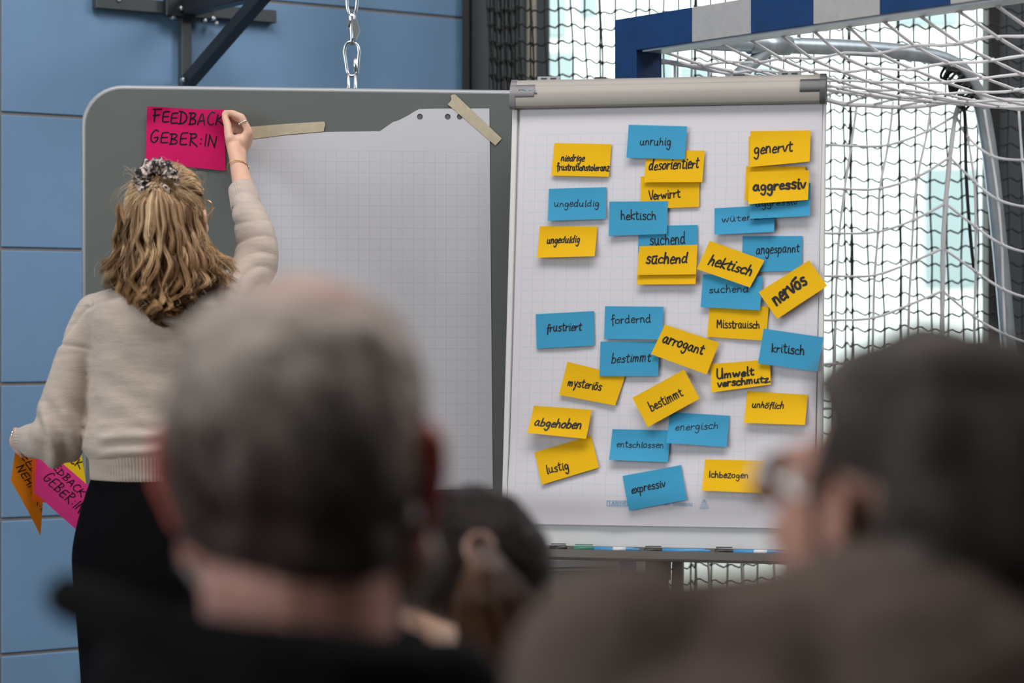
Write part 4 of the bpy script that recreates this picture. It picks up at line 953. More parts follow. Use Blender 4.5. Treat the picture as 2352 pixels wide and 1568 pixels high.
for k, fg in enumerate(fing):
    rr0 = (.0090, .0088, .0084, .0076)[k]; b.chain([(pd(*q), rr0 * (1 - .07 * i)) for i, q in enumerate(fg)], 12)
b.chain([(pd(532, 332, .056), .0135), (pd(525, 309, .056), .0100), (pd(523, 288, .046), .0092), (pd(516.5, 268, .027), .0078)], 12)
for sx, cx in ((-1, 300), (1, 420)):
    hipj = U(cx, 1300, D0); kn_ = np.array([hipj[0], D0 + .01, .47]); an = np.array([hipj[0], D0 - .01, .085])
    b.chain([(hipj, .078), (kn_, .052), (an, .036)]); b.chain([(an, .034), (an + np.array([0, .02, -.045]), .030), (an + np.array([sx * .01, .13, -.060]), .022)])
bm_ = blob(b, .0027, 5, .45)
body = link('body', bm_, M_['skin_w'], wroot)
# finger nails on the pinching hand, ring and bracelet
mb = MB(); q = pd(559, 281, .0535); ax_ = unit(pd(555, 269, .050) - pd(571, 301, .054)); e1 = unit(np.cross(ax_, PN)); e2 = np.cross(e1, ax_)
mb.tube([q + (e1 * math.cos(t) + e2 * math.sin(t)) * .0098 for t in np.linspace(0, 2 * math.pi, 25)[:-1]], .0012, 8, True); mb.ell(q + e1 * -.0098 + e2 * .003, (.0025, .0025, .0025)); obj('ring', mb, M_['silver'], wroot, True)
mb = MB(); q = U(545.5, 384, 5.35); ax_ = unit(wrR - U(562, 455, 5.28)); e1 = unit(np.cross(ax_, Y)); e2 = np.cross(e1, ax_); q = q - ax_ * .004
mb.tube([q + (e1 * math.cos(t) + e2 * math.sin(t)) * .0232 + ax_ * .006 * math.cos(t + .6) for t in np.linspace(0, 2 * math.pi, 33)[:-1]], .0012, 8, True); mb.ell(q - e1 * .023 + e2 * .002 - ax_ * .006, (.002, .002, .005)); obj('bracelet', mb, M_['gold'], wroot, True)
mb = MB(); q = U(31.5, 998, 5.18); mb.tube([q + np.array([.002 * math.cos(t), .010 * math.cos(t), .010 * math.sin(t)]) for t in np.linspace(0, 2 * math.pi, 21)[:-1]], .0014, 8, True); obj('ring', mb, M_['silver'], wroot, True)
eyes(wroot, HW)
glasses(wroot, HW, M_['gold'], .009)
q = hp(HW, (.083, -.006, -.040))
mb = MB(); mb.tube([q + np.array([.0095 * math.cos(t) * .6, .0095 * math.cos(t) * .8, .0095 * math.sin(t) - .008]) for t in np.linspace(0, 2 * math.pi, 25)[:-1]], .0009, 8, True); obj('earring', mb, M_['gold'], wroot, True)
# sweater: torso and sleeves as one knit surface with folds
sw = MB()
tor = [(1052, 358, .139, .112), (1030, 358, .150, .122), (1000, 360, .152, .122), (950, 361, .143, .114), (880, 362, .142, .110), (800, 362, .146, .110), (740, 363, .155, .108), (700, 364, .158, .098), (672, 366, .130, .082), (655, 368, .085, .068), (645, 369, .062, .06)]
sw.loft([(U(cx, y, D0), a, d) for y, cx, a, d in tor], 48)
px2 = lambda r: r * D0 / FPX
def pch(pts): sw.chain([(U(x, y, d), px2(r)) for x, y, d, r in pts], 20)
pch([(222, 722, 5.0, 50), (196, 780, 5.0, 50), (168, 850, 5.0, 50), (150, 920, 5.0, 56), (137, 985, 5.0, 66), (130, 1005, 5.02, 66), (96, 1008, 5.06, 50), (74, 1008, 5.10, 34)])
pch([(510, 712, 4.99, 52), (552, 660, 5.05, 54), (588, 610, 5.11, 52), (592, 575, 5.14, 48), (585, 535, 5.19, 46), (572, 490, 5.25, 40), (565, 466, 5.27, 34)])
pch([(590, 560, 5.14, 50), (592, 590, 5.12, 50)])
me = blob(sw, .0042, 9, .5)
co = getco(me); no = getno(me)
pxs = co[:, 0] / co[:, 1] * FPX + 1176; pys = 764 - (co[:, 2] - CAMZ) / co[:, 1] * FPX
nz1 = vnoise(co, 9, 2); nz2 = vnoise(co, 22, 5)
dsp = .0035 * nz1 + .0016 * nz2
# folds at the bent right elbow: ridges running across the sleeve
m1 = ss(470, 520, pxs) * ss(720, 640, pys) * ss(440, 500, pys)
wd = np.hypot((pxs - 600) * 1.25, pys - 700) + 16 * nz1
dsp += m1 * .0062 * ss(648, 590, pxs) * (np.abs(np.sin(wd / 40 * math.pi)) ** .7 - .6) * ss(.25, -.35, no[:, 1])
# puffed left sleeve gathered into the cuff
m2 = ss(215, 170, pxs) * ss(900, 960, pys)
dsp += m2 * .0045 * np.sin((pxs * .9 - pys * .35) / 26 * 2 * math.pi / 2 + nz1 * 3)
# horizontal slack folds above the hem, diagonal folds below the arm
m3 = ss(215, 250, pxs) * ss(960, 1010, pys)
dsp += m3 * .0035 * np.sin((pys + .12 * pxs + 10 * nz1) / 38 * 2 * math.pi)
m4 = ss(200, 240, pxs) * (1 - ss(960, 1000, pys)) * ss(700, 760, pys)
dsp += m4 * .0016 * np.sin((pys - .55 * pxs + 26 * nz1) / 85 * 2 * math.pi)
# shoulder and arm seams
for (xa, ya), (xb, yb) in (((212, 905), (207, 800)), ((207, 800), (135, 790)), ((135, 790), (200, 705)), ((200, 705), (300, 668)), ((207, 790), (208, 690))):
    tt = np.clip(((pxs - xa) * (xb - xa) + (pys - ya) * (yb - ya)) / ((xb - xa) ** 2 + (yb - ya) ** 2), 0, 1)
    ds = np.hypot(pxs - xa - tt * (xb - xa), pys - ya - tt * (yb - ya)); dsp -= .0030 * np.exp(-(ds / 4.5) ** 2) * (no[:, 1] < .2)
setco(me, co + no * dsp[:, None]); sweater = link('sweater', me, M_['knit'], wroot)
def rib(name, rings, n, teeth, amp):
    mb = MB(); mb.loft(rings, n, lambda j, t: 1 + amp * math.cos(t * teeth), close=True); return obj(name, mb, M_['knit'], wroot, True)
rib('hem_band', [(U(358, y, D0), a, d) for y, a, d in ((1102, .130, .102), (1098, .134, .106), (1085, .135, .107), (1060, .136, .108), (1044, .139, .112), (1036, .136, .11))], 520, 120, .008)
def cuff(a, b_, r0, r1, teeth):
    a, b_ = np.asarray(a), np.asarray(b_); ax = unit(b_ - a); e1 = unit(np.cross(ax, Y)); e2 = np.cross(ax, e1); n = teeth * 4; V = []; F = []
    prof = [(0.0, r0 * .96), (.08, r0 * 1.03), (.5, (r0 + r1) / 2 * 1.02), (.9, r1 * 1.03), (1.0, r1), (1.0, r1 * .88), (.75, r1 * .86)]
    for f, r in prof:
        for k in range(n):
            t = 2 * math.pi * k / n; rr2 = r * (1 + .02 * math.cos(t * teeth)); V.append(a + (b_ - a) * f + (e1 * math.cos(t) + e2 * math.sin(t)) * rr2)
    for j in range(len(prof) - 1):
        for k in range(n): F.append((j * n + k, j * n + (k + 1) % n, (j + 1) * n + (k + 1) % n, (j + 1) * n + k))
    mb = MB(); mb.add(V, F); return obj('cuff', mb, M_['knit'], wroot, True)
cuff(U(566, 474, 5.27), U(554, 432, 5.305), .0325, .0285, 34)
cuff(U(84, 1009, 5.09), U(55, 1010, 5.135), .033, .028, 30)
# skirt and shoes
sk = MB(); rings = []
for y, cx, a, d in ((1075, 358, .120, .095), (1092, 358, .131, .103), (1110, 358, .138, .108), (1180, 359, .158, .122), (1260, 362, .176, .135), (1310, 362, .177, .138), (1400, 362, .170, .130), (1500, 364, .162, .122), (1580, 365, .158, .118), (1800, 366, .158, .12), (2050, 366, .165, .13)):
    rings.append((U(cx, y, D0), a, d))
def skm(j, t): return 1 + .006 * math.sin(t * 5 + j * 1.3) + (.010 * math.sin(t * 3 + 2.5 * j) if 3 < j < 8 else 0)
sk.loft(rings, 64, skm, close=True); so = obj('skirt', sk, M_['skirt'], wroot, True)
sd = so.modifiers.new('s', 'SUBSURF'); sd.levels = 1; sd.render_levels = 2
for sx, cx in ((-1, 300), (1, 420)):
    x = U(cx, 1300, D0)[0]; mb = MB(); mb.ell((x + sx * .005, D0 + .06, .032), (.046, .135, .032)); mb.cap((x, D0 - .01, .05), .044, (x, D0 - .01, .13), .042); mb.box((x, D0 + .05, .006), (X, Y, Z), (.042, .13, .006))
    link('shoe', blob(mb, .006, 3), M_['shoe'], wroot)

# hair: soft inner volume, wavy locks over it, scrunchie holding the upper half back
hv = MB()
for (x, y, d, r) in ((388, 478, 4.99, 84), (380, 540, 4.99, 92), (375, 600, 4.975, 98)): hv.ell(U(x, y, d), (px2(r), px2(r) * .95, px2(r)))
for (x, y, d, rx, rz) in ((375, 630, 4.93, 100, 62), (372, 665, 4.905, 62, 45), (305, 630, 4.955, 46, 44), (465, 620, 4.955, 42, 50), (370, 560, 4.93, 84, 110)): hv.ell(U(x, y, d), (px2(rx), px2(38), px2(rz)))
hvm = blob(hv, .005, 8, .5); co = getco(hvm); no = getno(hvm); setco(hvm, co + no * (.006 * vnoise(co * np.array([1, 1, .35]), 40, 3))[:, None])
# keep the face free
L_ = hl(HW, getco(hvm)); co = getco(hvm); f_ = ss(.02, .06, L_[:, 1]) * ss(.07, .03, L_[:, 2]); setco(hvm, co - (HW[1] @ np.array([0, 1, 0]))[None, :] * (f_ * .07)[:, None])
colattr(hvm, np.tile(np.array([.13, .078, .038]), (len(hvm.vertices), 1)) * (1 + .3 * vnoise(getco(hvm) * np.array([1, 1, .2]), 60, 1))[:, None])
SC = np.array([362, 424])
def lock(n, gen):
    A, Rr, Cc_ = [], [], []
    for i in range(n):
        P, r, c = gen(i); A.append(P); Rr.append(r); Cc_.append(c)
    return np.array(A), np.array(Rr), np.array(Cc_)
K = 30; tl = np.linspace(0, 1, K)
def prof_w(v): return np.interp(v, [0, .12, .34, .53, .69, .84, 1], [24, 66, 84, 100, 114, 98, 66])
# clump centres shared by neighbouring strands give locks
NCL = 84
cl = []
for k in range(NCL):
    u = -1 + 2 * (k + .5) / NCL + rnd.uniform(-.03, .03)
    cl.append(dict(u=u, a=rnd.uniform(4, 11), f=rnd.uniform(2.4, 3.8), ph=rnd.uniform(0, 6.3), end=rnd.uniform(.86, 1.03) * (1 - .20 * abs(u) ** 1.5), tone=rnd.choice([0, 0, 1, 1, 1, 2]), dep=rnd.uniform(-.012, .014), curl=rnd.uniform(10, 22)))
pal3 = np.array([[.105, .050, .022], [.31, .178, .085], [.66, .47, .28]])
def gen_main(i):
    c = cl[i % NCL]; tight = i % 3 > 0; u = c['u'] + rnd.gauss(0, .022 if tight else .07); e = c['end'] + rnd.uniform(-.05, .02)
    v = tl * e; y = 428 + v * 320
    w = prof_w(v); cx = np.interp(v, [0, .3, .6, 1], [362, 368, 376, 370])
    ph = c['ph'] + rnd.gauss(0, .18 if tight else .8); k = ss(.12, .5, v)
    ang = 2 * math.pi * c['f'] * v + ph; hel = c['curl'] * ss(.60, .95, v); amp = c['a'] * k + hel * .75
    x = cx + u * w + amp * np.sin(ang)
    y = y - 30 * abs(u) ** 2 * ss(.5, 1, v) + hel * .8 * np.cos(ang) - 14 * ss(.85, 1, v)
    base = np.interp(v, [0, .1, .3, .6, 1], [4.900, 4.874, 4.860, 4.858, 4.866])
    d = base + .07 * np.abs(u) ** 2.2 * np.interp(v, [0, .3, 1], [.55, 1.1, 1.0]) + (c['dep'] if tight else .012) * ss(0, .3, v) + (.0006 * c['a'] * k + .0009 * hel) * np.cos(ang + .8) + rnd.gauss(0, .0025)
    P = np.stack([(x - 1176) / FPX * d, d, CAMZ + (764 - y) / FPX * d], 1)
    r = .00068 * (1 - .6 * tl ** 3) * rnd.uniform(.7, 1.3) * np.ones(K)
    t = min(max(c['tone'] + rnd.gauss(0, .4) - (0 if tight else .5), 0), 1.99); col = pal3[int(t)] * (1 - (t % 1)) + pal3[min(int(t) + 1, 2)] * (t % 1)
    col = col[None, :] * (1 + .12 * np.sin(v * 6 + c['ph']))[:, None] * rnd.uniform(.8, 1.2)
    warm = np.interp(v, [0, .3, .7, 1], [0, 0, .6, 1])[:, None]; col = col * (1 - warm * np.array([.08, .22, .38])[None, :])
    return P, r, col
P1, R1, C1 = lock(8400, gen_main)
# upper hair combed from the forehead and temples back into the scrunchie
scp = hl(HW, U(366, 424, 4.90)[None, :])[0]
def gen_top(i):
    a = rnd.uniform(-2.9, 2.9)
    st = np.array([.083 * math.sin(a), .082 * math.cos(a) - .012, .060 + .022 * math.cos(a * 1.2) if abs(a) < 1.3 else rnd.uniform(-.03, .05)]); st = st * rnd.uniform(.98, 1.02)
    en = np.array([scp[0] + rnd.gauss(0, .009) + .014 * math.sin(a), scp[1] - .004, scp[2] + rnd.gauss(0, .006)])
    P = []
    for t in tl:
        q = st * (1 - t) + en * t; c0 = np.array([0, -.012, .030]); dq = q - c0; R0 = np.array([.085, .107, .104])
        k = 1 / math.sqrt(((dq / R0) ** 2).sum()); kk = k * (1 - ss(.8, 1, t)) + max(k * .99, 1) * ss(.8, 1, t); q = c0 + dq * kk + np.array([.002 * math.sin(9 * t + a * 20), 0, .0025 * math.sin(7 * t + a * 31)]); P.append(hp(HW, q))
    t3 = min(max(rnd.gauss(1.3, .6), 0), 1.99); col = pal3[int(t3)] * (1 - t3 % 1) + pal3[min(int(t3) + 1, 2)] * (t3 % 1)
    return np.array(P), np.full(K, .0009) * rnd.uniform(.7, 1.3), np.tile(col * rnd.uniform(.8, 1.2), (K, 1))
P2, R2, C2 = lock(2600, gen_top)
# side hair falling from the temples in front of and behind the ear, and fly-aways
sc_ = []
for k in range(58):
    sx = 1 if k % 2 else -1
    sc_.append(dict(sx=sx, st=np.array([sx * rnd.uniform(.066, .080), rnd.uniform(-.08, -.005), rnd.uniform(.0, .05)]), ex=(rnd.uniform(455, 536) if sx > 0 else rnd.uniform(222, 310)), dy=rnd.uniform(-40, 18), d=rnd.uniform(4.925, 4.985), f=rnd.uniform(1.8, 2.8), ph=rnd.uniform(0, 6.3), am=rnd.uniform(.003, .006), cu=rnd.uniform(.004, .011), tone=rnd.choice([.3, .9, 1.0, 1.5])))
def gen_side(i):
    c = sc_[i % 58]; sx = c['sx']; e = rnd.uniform(.9, 1.0); v = tl * e; loose = 1 if i % 5 else 2.2
    S0 = hp(HW, c['st'] + np.array([0, rnd.gauss(0, .006), rnd.gauss(0, .006)]))
    ex = c['ex'] + rnd.gauss(0, 3.5) * loose; ey = ((652 - .25 * abs(c['ex'] - 490)) if sx > 0 else 652) + c['dy'] + rnd.gauss(0, 4)
    S1 = U(ex, ey, c['d'] + rnd.gauss(0, .004)); bul = np.array([-sx * .012, -.012, 0])
    P = S0[None, :] * (1 - v)[:, None] + S1[None, :] * v[:, None] + bul[None, :] * np.sin(math.pi * v)[:, None]
    ph = c['ph'] + rnd.gauss(0, .22 * loose); hel = c['cu'] * ss(.55, .92, v); am = c['am'] * ss(.15, .6, v) + hel; g = 2 * math.pi * c['f'] * v + ph
    P[:, 0] += am * np.sin(g); P[:, 1] += am * .7 * np.cos(g); P[:, 2] += hel * .9 * np.cos(g)
    t3 = min(max(c['tone'] + rnd.gauss(0, .35), 0), 1.99); col = pal3[int(t3)] * (1 - t3 % 1) + pal3[min(int(t3) + 1, 2)] * (t3 % 1)
    return P, np.full(K, .00068) * (1 - .6 * tl ** 3) * rnd.uniform(.7, 1.2), np.tile(col * rnd.uniform(.75, 1.15) * np.array([1, .95, .86]), (K, 1))
P3, R3, C3 = lock(3000, gen_side)
def gen_fly(i):
    P, r, c = gen_main(rnd.randrange(NCL)) if i % 2 else gen_top(i)
    o_ = np.array([rnd.gauss(0, .022), rnd.gauss(0, .008), rnd.uniform(-.002, .014)]); P = P + o_[None, :] * (np.sin(math.pi * tl) if i % 2 == 0 else tl ** 1.5)[:, None]
    return P, np.full(K, .00022), np.tile(pal3[2], (K, 1))
P4, R4, C4 = lock(260, gen_fly)
Vh, Fh, Ch = strands_mesh(np.vstack([P1, P2, P3, P4]), np.vstack([R1, R2, R3, R4]), np.vstack([C1, C2, C3, C4]))
hs = raw_mesh('hair', Vh, Fh); colattr(hs, Ch); hair_o = link('hair', hs, M_['hair'], wroot)
link('inner_hair', hvm, M_['hair'], hair_o)
mb = MB(); c = U(361, 416, 4.918); nrm = unit(np.array([.0, -.93, .12])); e1 = X; e2 = unit(np.cross(nrm, e1)); n1, n2 = 120, 16; V = []; F = []
for i in range(n1):
    t = 2 * math.pi * i / n1; rad = e1 * math.cos(t) + e2 * math.sin(t)
    for k in range(n2):
        a = 2 * math.pi * k / n2; rr3 = .0195 * (1 + .16 * math.sin(t * 15 + math.sin(t * 4) * 1.5 + .6 * math.sin(a * 2)) + .07 * math.sin(a * 5 + t * 9)); V.append(c + rad * (.0265 + rr3 * math.cos(a)) + nrm * (rr3 * 1.05 * math.sin(a) + .006))
    for k in range(n2): F.append((i * n2 + k, ((i + 1) % n1) * n2 + k, ((i + 1) % n1) * n2 + (k + 1) % n2, i * n2 + (k + 1) % n2))
mb.add(V, F); obj('scrunchie', mb, M_['scrunch'], wroot, True)

# ------------------------------------------------------------------ the cards she handles
def card(name, quad, m, lab, surf_off, texts, wt, group=None, seed=0, nrm=None):
    def f(u, v, extra=0.0):
        c4 = [U(*q) for q in quad] if nrm is None else [pd(q[0], q[1], .004) for q in quad]
        p = c4[0] * (1 - u) * (1 - v) + c4[1] * u * (1 - v) + c4[2] * u * v + c4[3] * (1 - u) * v
        return p + (PN if nrm is not None else fn_) * (surf_off(u, v) + extra)
    c4 = [U(*q) for q in quad] if nrm is None else [pd(q[0], q[1], 0) for q in quad]
    fn_ = unit(np.cross(c4[1] - c4[0], c4[3] - c4[0])); fn_ = fn_ if fn_[1] < 0 else -fn_
    mb = sheet(f, 20, 14, .0003, fn_ if nrm is None else PN); o = obj(name, mb, M_[m], smooth=True); tag(o, lab, 'card', group)
    q2 = [np.array(q[:2], float) for q in quad]
    for t in texts:
        def mp(x, y):
            u, v = inv_bilinear(q2, np.array([x, y])); return f(min(max(u, 0), 1), min(max(v, 0), 1), .0006)
        obj('handwriting', ribbons(layout(*t, 0.1, .7, seed + len(t[0])), wt, mp, seed), M_['ink'], o)
def pinkoff(u, v):
    # top edge waves off the board, held out at the right corner by the fingers, left corner curls forward
    return .014 * (1 - ss(0, .35, v)) * math.sin(math.pi * min(u * 1.05, 1)) * .35 + .022 * float((1 - ss(0, .5, v)) * ss(.62, 1, u)) + .010 * float((1 - ss(0, .40, v + u * .9)))
card('feedback_card', [(338, 245), (514, 254), (518.6, 392), (333.7, 374)], 'pink', "pink card reading 'FEEDBACK GEBER:IN' held up on the grey pinboard", pinkoff,
     [('FEEDBACK', 349, 280, 514, 289, 13.5), ('GEBER:IN', 343, 327, 500, 337, 13.5)], 3.1, 'feedback cards', 5, PN)
wv = lambda a, f: (lambda u, v: a * math.sin(u * f) * math.sin(v * 2.5))
card('feedback_card', [(150, 1010, 5.30), (186, 1036, 5.30), (201, 1130, 5.28), (120, 1070, 5.28)], 'yellow2', "yellow card in the held bunch, above the magenta one beside the skirt", wv(.004, 4), [('CK', 158, 1062, 184, 1076, 10)], 2.4, 'feedback cards', 6)
card('feedback_card', [(36, 1030, 5.20), (105, 1036, 5.24), (93, 1230, 5.23), (24.4, 1103, 5.20)], 'orange', "orange card hanging lowest from her left hand, with 'NEHME'", wv(.008, 3), [('NEHMER:IN', 35, 1072, 101, 1188, 8.5), ('FEEDBACK', 39, 1034, 104, 1140, 8)], 2.4, 'feedback cards', 7)
card('feedback_card', [(74, 1020, 5.195), (120, 1030, 5.21), (128, 1156, 5.21), (73, 1151, 5.195)], 'orange2', "deep orange card showing as a strip between the orange and magenta cards", wv(.003, 3), [], 2.4, 'feedback cards', 8)
card('feedback_card', [(85, 1014, 5.17), (236, 1143, 5.20), (231, 1266, 5.19), (79.6, 1131, 5.165)], 'pink2', "magenta card with 'GEBER:IN' hanging from her left hand next to the skirt", wv(.005, 3), [('GEBER:IN', 96, 1099, 184, 1180, 11.5), ('FEEDBACK', 96, 1050, 186, 1141, 8)], 2.4, 'feedback cards', 9)

# ------------------------------------------------------------------ seated listeners
def seated(label, C, yaw, pitch, roll, byaw, skin, top, drop=.29, halfw=.19, back=.04, sc=1.0, legm='denim', topname='jacket', ear=1.0, shl=None, thick=.0, jaw=1.06, flare=24, neck=.060, earx=.076, arm_out=.05, reach=.27, hips=0.0):
    root = thing('person', label, 'person', (C[0], C[1] - back, 0), None)
    H = HM(C, yaw, pitch, roll, sc); f = np.array([-math.sin(R(byaw)), math.cos(R(byaw)), 0]); r = np.array([f[1], -f[0], 0])
    C = np.asarray(C, float); nb = C - Z * .185 - f * (back + .005)
    b = MB(); head(b, H, ear, jaw, flare, earx)
    b.cap(hp(H, (0, -.022, -.055)), neck - .002, nb, neck); b.cap(hp(H, (0, -.045, -.02)), neck - .008, nb, neck - .002)
    sh = [C - Z * drop - f * back - r * halfw, C - Z * drop - f * back + r * halfw]
    if shl: sh = [np.asarray(q, float) for q in shl]
    hip = [np.array([C[0], C[1], .52]) - f * (back + .02) + r * (k * .10 + hips) for k in (-1, 1)]; mid = (sh[0] + sh[1]) / 2
    for q in sh: b.cap(nb, .052, q, .045)
    b.chain([(mid - Z * .02, .095), ((mid + hip[0]) / 2, .095), ((hip[0] + hip[1]) / 2, .11)]); b.cap(sh[0] - Z * .06 + r * .06, .07, hip[0] + Z * .08, .08); b.cap(sh[1] - Z * .06 - r * .06, .07, hip[1] + Z * .08, .08)
    tp = MB(); tr_ = MB()
    for q in sh: tp.cap(nb - Z * .045, .066 + thick, q, .068 + thick)
    tp.chain([(mid - Z * .04, .13), ((mid + hip[0] + Z * 0) / 2 * .5 + (mid + hip[1]) / 2 * .5, .125), ((hip[0] + hip[1]) / 2 + Z * .02, .14)], 20)
    tp.cap(sh[0] - Z * .07 + r * .05, .10, hip[0] + Z * .08, .11); tp.cap(sh[1] - Z * .07 - r * .05, .10, hip[1] + Z * .08, .11)
    for k, (q, hj) in enumerate(zip(sh, hip)):
        sg = (-1, 1)[k]; el = q - Z * .27 + f * .06 + r * sg * arm_out; kn = hj + f * .43 + r * sg * .05; wr = hj + f * reach + Z * .115 + r * sg * .01
        b.chain([(q, .045), (el, .037), (wr, .025)]); tp.chain([(q, .064 + thick), (el, .054), (wr - (wr - el) * .12, .040)], 16)
        hand(b, wr, f * .9 - Z * .35, Z, -r * sg, 1.0)
        an = np.array([kn[0], kn[1], .09]) + f * .02; b.chain([(hj, .078), (kn, .055), (an, .038)]); b.chain([(an, .034), (an + f * .04 - Z * .05, .03), (an + f * .15 - Z * .065, .022)])
        tr_.chain([(hj, .092), (kn, .070), (an + Z * .03, .058)], 18)
        s_ = MB(); Q = np.stack([r, f, Z], 1); s_.ell(an + f * .07 - Z * .055, (.048, .14, .035), Q); s_.cap(an - Z * .03, .046, an + Z * .01, .046); link('shoe', blob(s_, .006, 3), M_['shoe'], root)
    tr_.cap(hip[0], .11, hip[1], .11)
    bm = blob(b, .0032, 5, .45); link('body', bm, M_[skin], root); co = getco(bm)
    link('trousers', blob(tr_, .008, 6), M_[legm], root)
    eyes(root, H)
    return root, H, tp, nb, f, r, sh, bm
def wco(o): # world coordinates of a linked mesh (the mesh was moved to its own origin)
    return getco(o.data) + WO[o.name]
def world_mesh(root):
    o = [c for c in root.children if c.name.startswith('body')][0]; me = o.data.copy(); setco(me, wco(o)); return me

# grey haired man in the black hooded jacket
C1m = U(698, 1090, 1.64)
r1, H1, tp, nb, f, r, sh, bm = seated('grey-haired man seen from behind in a black hooded jacket, largest head', C1m, -8, 3, .5, 14, 'skin_m', 'jacket', drop=.315, halfw=.19, ear=1.10, jaw=1.3, flare=31, neck=.067, earx=.074, sc=1.03, arm_out=-.01, reach=.20, hips=-.03)
co = wco(r1.children[0]); L = hl(H1, co); f_ = (ss(.078, .088, np.abs(L[:, 0])) * ss(-.05, -.02, L[:, 1]) * (L[:, 2] > -.06))[:, None]
r1.children[0].data.materials[0] = M_['skin_col']; colattr(r1.children[0].data, np.array([.44, .21, .165]) * (1 - f_) + np.array([.44, .085, .07]) * f_)
# raised collar
for t in np.linspace(0, 2 * math.pi, 22):
    q = U(700, 1447, 1.68) + np.array([.080 * math.cos(t), .074 * math.sin(t), -.010 * math.cos(t) + .004 * math.sin(t)]); q2 = q + np.array([.02 * math.cos(t), .018 * math.sin(t), -.07]); tp.cap(q, .012, q2, .022)
hood = [(155, 1372, 1.54, 62), (220, 1394, 1.53, 64), (320, 1440, 1.51, 66), (450, 1490, 1.50, 84), (600, 1525, 1.49, 98), (780, 1545, 1.49, 100), (920, 1545, 1.51, 88), (1020, 1530, 1.54, 70), (1075, 1520, 1.58, 50)]
tp.chain([(U(x, y, d), q * d / FPX) for x, y, d, q in hood], 18)
tp.chain([(U(300, 1560, 1.56), .03), (U(700, 1640, 1.52), .05), (U(1050, 1600, 1.6), .035)], 18)
tp.cap(U(640, 1560, 1.61), .06, U(760, 1570, 1.61), .06)
jk = blob(tp, .0055, 5); co = getco(jk); setco(jk, co + getno(jk) * (.004 * vnoise(co, 11, 4))[:, None]); link('jacket', jk, M_['jacket'], r1)
wm = world_mesh(r1)
def mask1(L):
    x, y, z = L.T; ax = np.abs(x)
    back = ss(-.060, -.042, z - .012 * ss(.035, -.035, x)) * ss(.022, -.008, y)
    side = ss(-.012, .012, z) * ss(.045, .02, y) * ss(.06, .066, ax)
    top = ss(.055, .075, z) * ss(.075, .05, y)
    m = np.maximum(np.maximum(back, side), top)
    earz = (ax > .072) & (y > -.036) & (y < .03) & (z < .045) & (z > -.05); m[earz] *= ss(.088, .078, ax[earz]) * 0
    m = m * (1 - .5 * ss(.055, .075, ax)); thin = 1 - .55 * np.exp(-(((x - .01) / .05) ** 2 + ((y + .03) / .05) ** 2)) * ss(.09, .115, z)
    return m * thin
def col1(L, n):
    x, y, z = L.T; g = np.clip(-.02 + .62 * ss(.050, .078, np.abs(x)) + .85 * ss(-.005, .10, z) + .34 * n, 0, 1)  # grey sides are hair colour; darkening down the back also bakes in shade
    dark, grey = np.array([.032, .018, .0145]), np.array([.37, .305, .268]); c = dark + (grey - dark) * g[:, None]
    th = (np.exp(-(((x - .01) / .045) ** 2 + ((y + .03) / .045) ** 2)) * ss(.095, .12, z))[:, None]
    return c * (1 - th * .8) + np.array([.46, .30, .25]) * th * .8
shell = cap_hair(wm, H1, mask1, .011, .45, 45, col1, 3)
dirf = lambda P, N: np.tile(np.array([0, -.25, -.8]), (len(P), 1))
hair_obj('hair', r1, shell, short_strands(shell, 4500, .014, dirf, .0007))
def maskb(L):
    x, y, z = L.T; ax = np.abs(x); return ss(-.02, -.04, z) * ss(-.002, .016, y) * ss(-.135, -.11, z) * (1 - np.exp(-((z + .06) / .012) ** 2 - (x / .022) ** 2) * (y > .05))
sb = cap_hair(wm, H1, maskb, .009, .5, 70, lambda L, n: np.tile([.36, .33, .31], (len(L), 1)) * (1 + .3 * n)[:, None], 8)
hair_obj('beard', r1, sb, short_strands(sb, 2200, .008, lambda P, N: np.tile([0, .1, -.6], (len(P), 1)), .0006))

# dark haired man on the right, turned to the left, with glasses
C4m = U(2106, 1205, 1.52)
sh4 = [U(1430, 1560, 1.37), U(2600, 1600, 1.48)]
r4, H4, tp, nb, f, r, sh, bm = seated('dark-haired man with glasses and brown sweater at the right edge, facing left', C4m, 38, 14, 0, -20, 'skin_d', 'sweater', shl=sh4, back=.02, jaw=1.25, earx=.078, sc=.93, arm_out=-.03, reach=.12, hips=.16)
hd = [(1790, 1372, 1.47, 64), (1860, 1372, 1.455, 76), (1980, 1420, 1.43, 92), (2120, 1470, 1.42, 100), (2260, 1500, 1.44, 92), (2370, 1490, 1.48, 70)]
tp.chain([(U(x, y, d), q * d / FPX) for x, y, d, q in hd], 18)
for t in np.linspace(0, 2 * math.pi, 20):
    q = nb + np.array([.076 * math.cos(t), .07 * math.sin(t), .06 + .014 * math.sin(t) - .018 * math.cos(t)]); tp.cap(q, .014, q + np.array([.02 * math.cos(t), .02 * math.sin(t), -.09]), .03)
tp.chain([(U(1830, 1440, 1.45), .040), (U(1640, 1500, 1.41), .047), (U(1430, 1560, 1.37), .052)], 18)
tp.chain([(U(1760, 1600, 1.38), .065), (U(1500, 1700, 1.35), .065)], 18)
jk = blob(tp, .006, 6); co = getco(jk); setco(jk, co + getno(jk) * (.004 * vnoise(co, 12, 9))[:, None]); link('sweater', jk, M_['brown_knit'], r4)
wm = world_mesh(r4)
